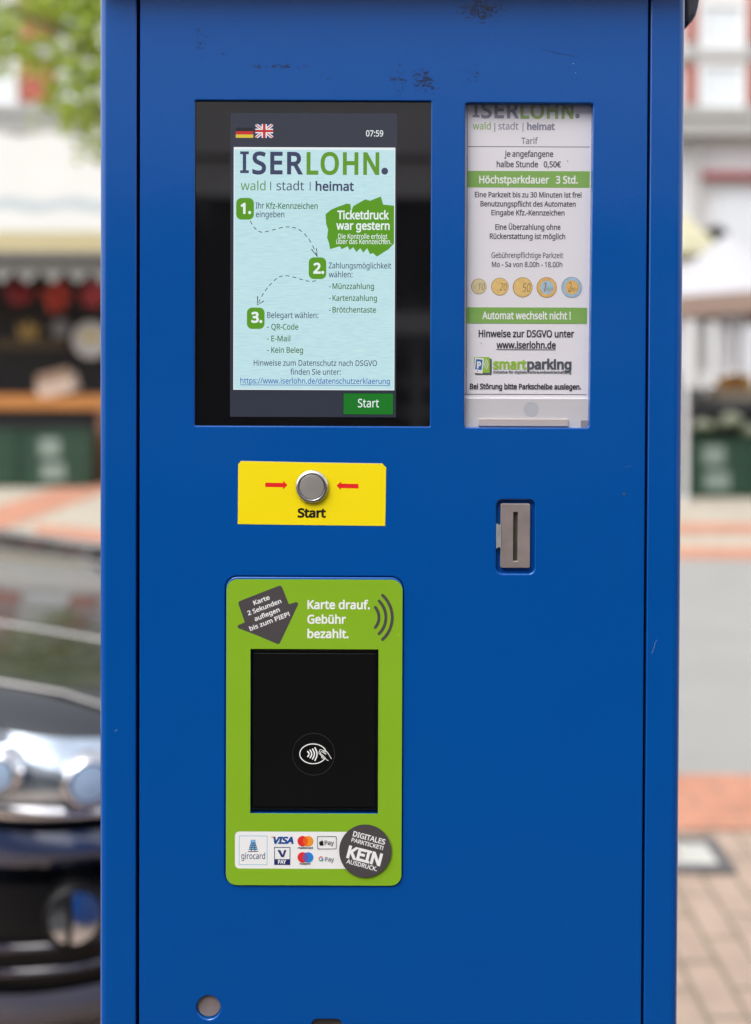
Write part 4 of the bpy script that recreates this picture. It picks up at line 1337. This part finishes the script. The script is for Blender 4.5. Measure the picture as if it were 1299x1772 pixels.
cauliflower(1264, 734, 20, 'large cauliflower between the two green crates')
cauliflower(1300, 752, 17, 'cauliflower on the crate at the right edge of the photo')

# drain cover in the pavement
p00, p11 = G(1150, 1512), G(1258, 1455)
root = thing('drain_cover', 'pale drain cover in a dark frame set in the brick pavement', 'drain cover', ((p00.x + p11.x) / 2, (p00.y + p11.y) / 2, 0))
mb = MB()
X0, X1, Y0, Y1 = G(1085, 1485).x, G(1256, 1485).x, p00.y, p11.y
FRM = mat('iron_frame', (.11, .105, .11, 1), .7, metal=.3)
f = .035
mb.box(X0, X1, Y0, Y0 + f, 0, .010, FRM); mb.box(X0, X1, Y1 - f, Y1, 0, .010, FRM); mb.box(X0, X0 + f, Y0 + f, Y1 - f, 0, .010, FRM); mb.box(X1 - f, X1, Y0 + f, Y1 - f, 0, .010, FRM)
mb.build('frame', root)
mb = MB(); mb.box(X0 + f, X1 - f, Y0 + f, Y1 - f, 0, .008, mat('pale_concrete', (.40, .40, .37, 1), .8, var=.3, vscale=14)); mb.build('lid', root)
mb = MB(); ym = (Y0 + Y1) / 2; mb.box(X0 + .06, X1 - .13, ym - .012, ym + .012, .0085, .0115, FRM); mb.build('grip_slot', root)

# ================================================================== PARKED CAR ON THE LEFT
CARP = mat('car_paint', (.006, .007, .011, 1), .25, coat=1.0, coat_rough=.02, spec=.5)
CGLASS = mat('car_glass', (.01, .012, .014, 1), .03, spec=.8)
CBLK = mat('car_plastic', (.004, .004, .005, 1), .35, spec=.25)
RUB = mat('tyre_rubber', (.015, .015, .015, 1), .8)
SIL = mat('car_chrome', (.75, .75, .78, 1), .12, metal=1.0)
CAR_A = R(-12)
CAR_O = Vector((-.20, Yd(2.62), .006))
car = thing('parked_car', 'glossy black parked car with bright headlight, left of the blue machine', 'car', tuple(CAR_O))
car.rotation_euler = (0, 0, CAR_A)
def cbuild(mb, name, parent=None, sub=0):
    o = mb.build(name, parent or car, origin=(0, 0, 0))
    if sub:
        bm = bmesh.new(); bm.from_mesh(o.data); bmesh.ops.remove_doubles(bm, verts=bm.verts, dist=1e-4); bmesh.ops.recalc_face_normals(bm, faces=bm.faces); bm.to_mesh(o.data); bm.free()
        md = o.modifiers.new('smooth', 'SUBSURF'); md.levels = sub; md.render_levels = sub
        for p in o.data.polygons: p.use_smooth = True
    return o
# stations: x (0 = nose, negative to the rear), half width, bonnet height at centre, shoulder height, sill height
ST = [(0.0, .52, .58, .54, .30), (-.03, .66, .64, .59, .24), (-.12, .76, .685, .635, .20), (-.30, .83, .73, .68, .18), (-.60, .865, .765, .71, .18), (-1.05, .875, .795, .735, .19),
      (-1.65, .88, .84, .79, .19), (-2.4, .885, .90, .88, .19), (-3.3, .88, .92, .90, .2), (-4.0, .85, .92, .89, .22), (-4.35, .78, .88, .84, .26), (-4.42, .66, .78, .74, .36)]
def sect(x, wd, t, s, b_):
    half = [(wd * .90, b_), (wd * .985, b_ + .10), (wd, (b_ + s) * .52), (wd * .985, s - .10), (wd * .93, s - .02), (wd * .80, s + (t - s) * .55), (wd * .42, t - .006), (0, t)]
    return [(x, y, z) for y, z in half] + [(x, -y, z) for y, z in half[::-1][1:]]
mb = MB()
rows = [sect(*q) for q in ST]
mb.grid(rows, CARP)
mb.face(rows[0], CARP); mb.face(rows[-1][::-1], CARP)
cbuild(mb, 'car_body', sub=2)
mb = MB()        # cabin
GS = [(-1.60, .70, .86, .70), (-1.95, .68, 1.12, .62), (-2.35, .665, 1.32, .58), (-2.8, .66, 1.365, .56), (-3.3, .65, 1.33, .55), (-3.8, .62, 1.15, .55), (-4.15, .60, .90, .58)]
rows = []
for x, wb, t, wt_ in GS:
    half = [(wb + .1, .80), (wb + .02, .82 + (t - .82) * .5), (wt_, t - .05), (wt_ * .7, t - .008), (0, t)]
    rows.append([(x, y, z) for y, z in half] + [(x, -y, z) for y, z in half[::-1][1:]])
mb.grid(rows, CGLASS)
cbuild(mb, 'windows', sub=2)
mb = MB()
rows = []
for x, hw, z in ((-2.30, .56, 1.325), (-2.8, .58, 1.375), (-3.3, .57, 1.342)):
    rows.append([(x, y * hw, z - .03 * abs(y) ** 3) for y in (-1, -.8, -.4, 0, .4, .8, 1)])
mb.grid(rows, CARP); cbuild(mb, 'roof', sub=1)
for sx_ in (-.82, -3.6):
    for sy_ in (-1, 1):
        mb = MB(); yy = sy_ * .80
        prof_ = [(.20, -.085), (.30, -.09), (.318, -.06), (.322, 0), (.318, .06), (.30, .09), (.20, .085)]
        rows = [[(sx_ + r * math.cos(k * math.pi / 16), yy + h, .322 + r * math.sin(k * math.pi / 16)) for k in range(32)] for r, h in prof_]
        mb.grid(rows, RUB, closed_v=True)
        wh = cbuild(mb, 'wheel')
        mb = MB()
        for k in range(5):
            a = k * 2 * math.pi / 5
            for da in (-.13, .13):
                u = Vector((math.cos(a + da), 0, math.sin(a + da))); v = Vector((-math.sin(a + da), 0, math.cos(a + da)))
                c = Vector((sx_, yy + sy_ * .07, .322))
                mb.face([c + u * .03 - v * .018, c + u * .205 - v * .022, c + u * .205 + v * .022, c + u * .03 + v * .018], SIL)
        mb.face([(sx_ + .206 * math.cos(k * math.pi / 16), yy + sy_ * .045, .322 + .206 * math.sin(k * math.pi / 16)) for k in range(32)], CBLK)
        cbuild(mb, 'rim', wh)
        mb = MB()   # dark wheel arch round the tyre
        mb.face([(sx_ + .37 * math.cos(k * math.pi / 20), sy_ * .893, .33 + .37 * math.sin(k * math.pi / 20)) for k in range(-3, 24)], CBLK)
        cbuild(mb, 'wheel_arch')
for yy0, yy1, dz in ((-.60, -.68, .0), (-.30, -.36, .0), (.60, .68, 0), (.30, .36, 0)):
    mb = MB()
    pts = []
    for k in range(9):
        x = -.14 - 1.3 * k / 8
        wd = [q for q in ST if q[0] <= x]
        i = next(i for i in range(len(ST) - 1) if ST[i + 1][0] <= x)
        f_ = (x - ST[i][0]) / (ST[i + 1][0] - ST[i][0])
        W2, T2, S2 = [ST[i][j] + (ST[i + 1][j] - ST[i][j]) * f_ for j in (1, 2, 3)]
        y = yy0 + (yy1 - yy0) * k / 8
        u = abs(y) / W2
        z = T2 - .006 if u < .42 else (T2 - .006) + (S2 + (T2 - S2) * .55 - T2 + .006) * (u - .42) / .38
        pts.append((x, y, z - .009))
    mb.tube(pts, .013, CARP, n=12); cbuild(mb, 'bonnet_crease')
# headlights that wrap the front corners
def corner_patch(y_sgn, x_of, ang0, ang1, z0f, z1f, m, name, parent=None, na=18, nz=8, swell=.0, out=.006, sub=0):
    """patch lying just proud of the rounded front corner; ang 0 = straight ahead, 90 = to the side"""
    mb = MB(); rows = []
    for i in range(na + 1):
        a = R(ang0 + (ang1 - ang0) * i / na); row = []
        for j in range(nz + 1):
            t = j / nz; z = z0f(i / na) + (z1f(i / na) - z0f(i / na)) * t
            bulge = out + swell * math.sin(math.pi * t) * math.sin(math.pi * i / na)
            cx_, cy_ = -.34, .52
            rx, ry = .33 - .10 * max(0, (z - .45)) , .335
            if z > .60: rx -= (z - .60) * .5; ry -= (z - .60) * .25
            row.append((cx_ + (rx + bulge) * math.cos(a), y_sgn * (cy_ + (ry + bulge) * math.sin(a)), z))
        rows.append(row)
    mb.grid(rows, m)
    return cbuild(mb, name, parent)
HSHELL = mat('headlight_reflector', (.50, .58, .70, 1), .12, metal=.85, coat=1.0, bump=1.0, bscale=22, var=.5, vscale=16)
for sg in (-1, 1):
    hl = corner_patch(sg, 0, 5, 88, lambda t: .545 + .05 * t, lambda t: .645 + .07 * t, HSHELL, 'headlight', out=.012, swell=.035)
    for aa, zz, rd in ((30, .605, .042), (56, .63, .046), (80, .655, .04)):
        mb = MB()
        c = Vector((-.34 + .36 * math.cos(R(aa)), sg * (.52 + .37 * math.sin(R(aa))), zz)); u = Vector((math.cos(R(aa)), sg * math.sin(R(aa)), .1)).normalized()
        mb.tube([c - u * .03, c + u * .012, c + u * .018], [rd, rd, rd * .8], SIL, n=20)
        mb.tube([c + u * .0185, c + u * .0205, c + u * .0215], [rd * .7, rd * .45, .002], mat('lamp_bowl', (.30, .40, .55, 1), .05, spec=1.0, coat=1), n=20)
        cbuild(mb, 'projector', hl)
    corner_patch(sg, 0, 0, 92, lambda t: .522 + .05 * t, lambda t: .545 + .05 * t, SIL, 'chrome_trim', out=.016, swell=.01)
    corner_patch(sg, 0, 2, 90, lambda t: .46 + .02 * t, lambda t: .505 + .04 * t, mat('bumper_gloss', (.02, .03, .07, 1), .1, coat=1), 'bumper_strip', out=.012, swell=.02)
    corner_patch(sg, 0, 0, 96, lambda t: .20, lambda t: .43 + .02 * t, CBLK, 'bumper_corner', out=.015, swell=.01)
    for z_ in (.335, .292):
        corner_patch(sg, 0, 4, 92, lambda t: z_, lambda t: z_ + .012, mat('fin_gloss', (.03, .03, .05, 1), .12, coat=1.0), 'bumper_fin', out=.030, swell=.006)
    corner_patch(sg, 0, 0, 94, lambda t: .205, lambda t: .262, mat('lip_grey', (.05, .05, .07, 1), .3, coat=.5), 'bumper_lip', out=.034, swell=.01)
    aa = 60
    c = Vector((-.34 + .36 * math.cos(R(aa)), sg * (.52 + .365 * math.sin(R(aa))), .392)); u = Vector((math.cos(R(aa)), sg * math.sin(R(aa)), .12)).normalized()
    mb = MB(); mb.tube([c - u * .05, c + u * .01, c + u * .014], [.054, .054, .049], CBLK, n=24); fl = cbuild(mb, 'fog_lamp')
    mb = MB(); mb.tube([c + u * .0145, c + u * .017, c + u * .0185], [.044, .030, .002], mat('fog_bowl', (.70, .72, .76, 1), .12, metal=1.0, bump=1.0, bscale=24), n=24)
    v_ = Vector((-u.y, u.x, 0)).normalized()
    mb.tube([c + u * .020 - v_ * .012 + Vector((0, 0, -.042)), c + u * .021 - v_ * .008, c + u * .020 - v_ * .012 + Vector((0, 0, .042))], .006, CBLK, n=6)
    cbuild(mb, 'lens', fl)
mb = MB()
for z in (.27, .33, .39):
    mb.box(.0, .03, -.42, .42, z, z + .02, SIL if z > .38 else CBLK)
mb.box(-.02, .012, -.45, .45, .24, .43, CBLK)
cbuild(mb, 'grille')
mb = MB(); mb.tube([(-.33, -.80, .70), (-.6, -.80, .735), (-1.05, -.80, .762), (-1.5, -.80, .80)], .006, CBLK, n=6); cbuild(mb, 'bonnet_seam')
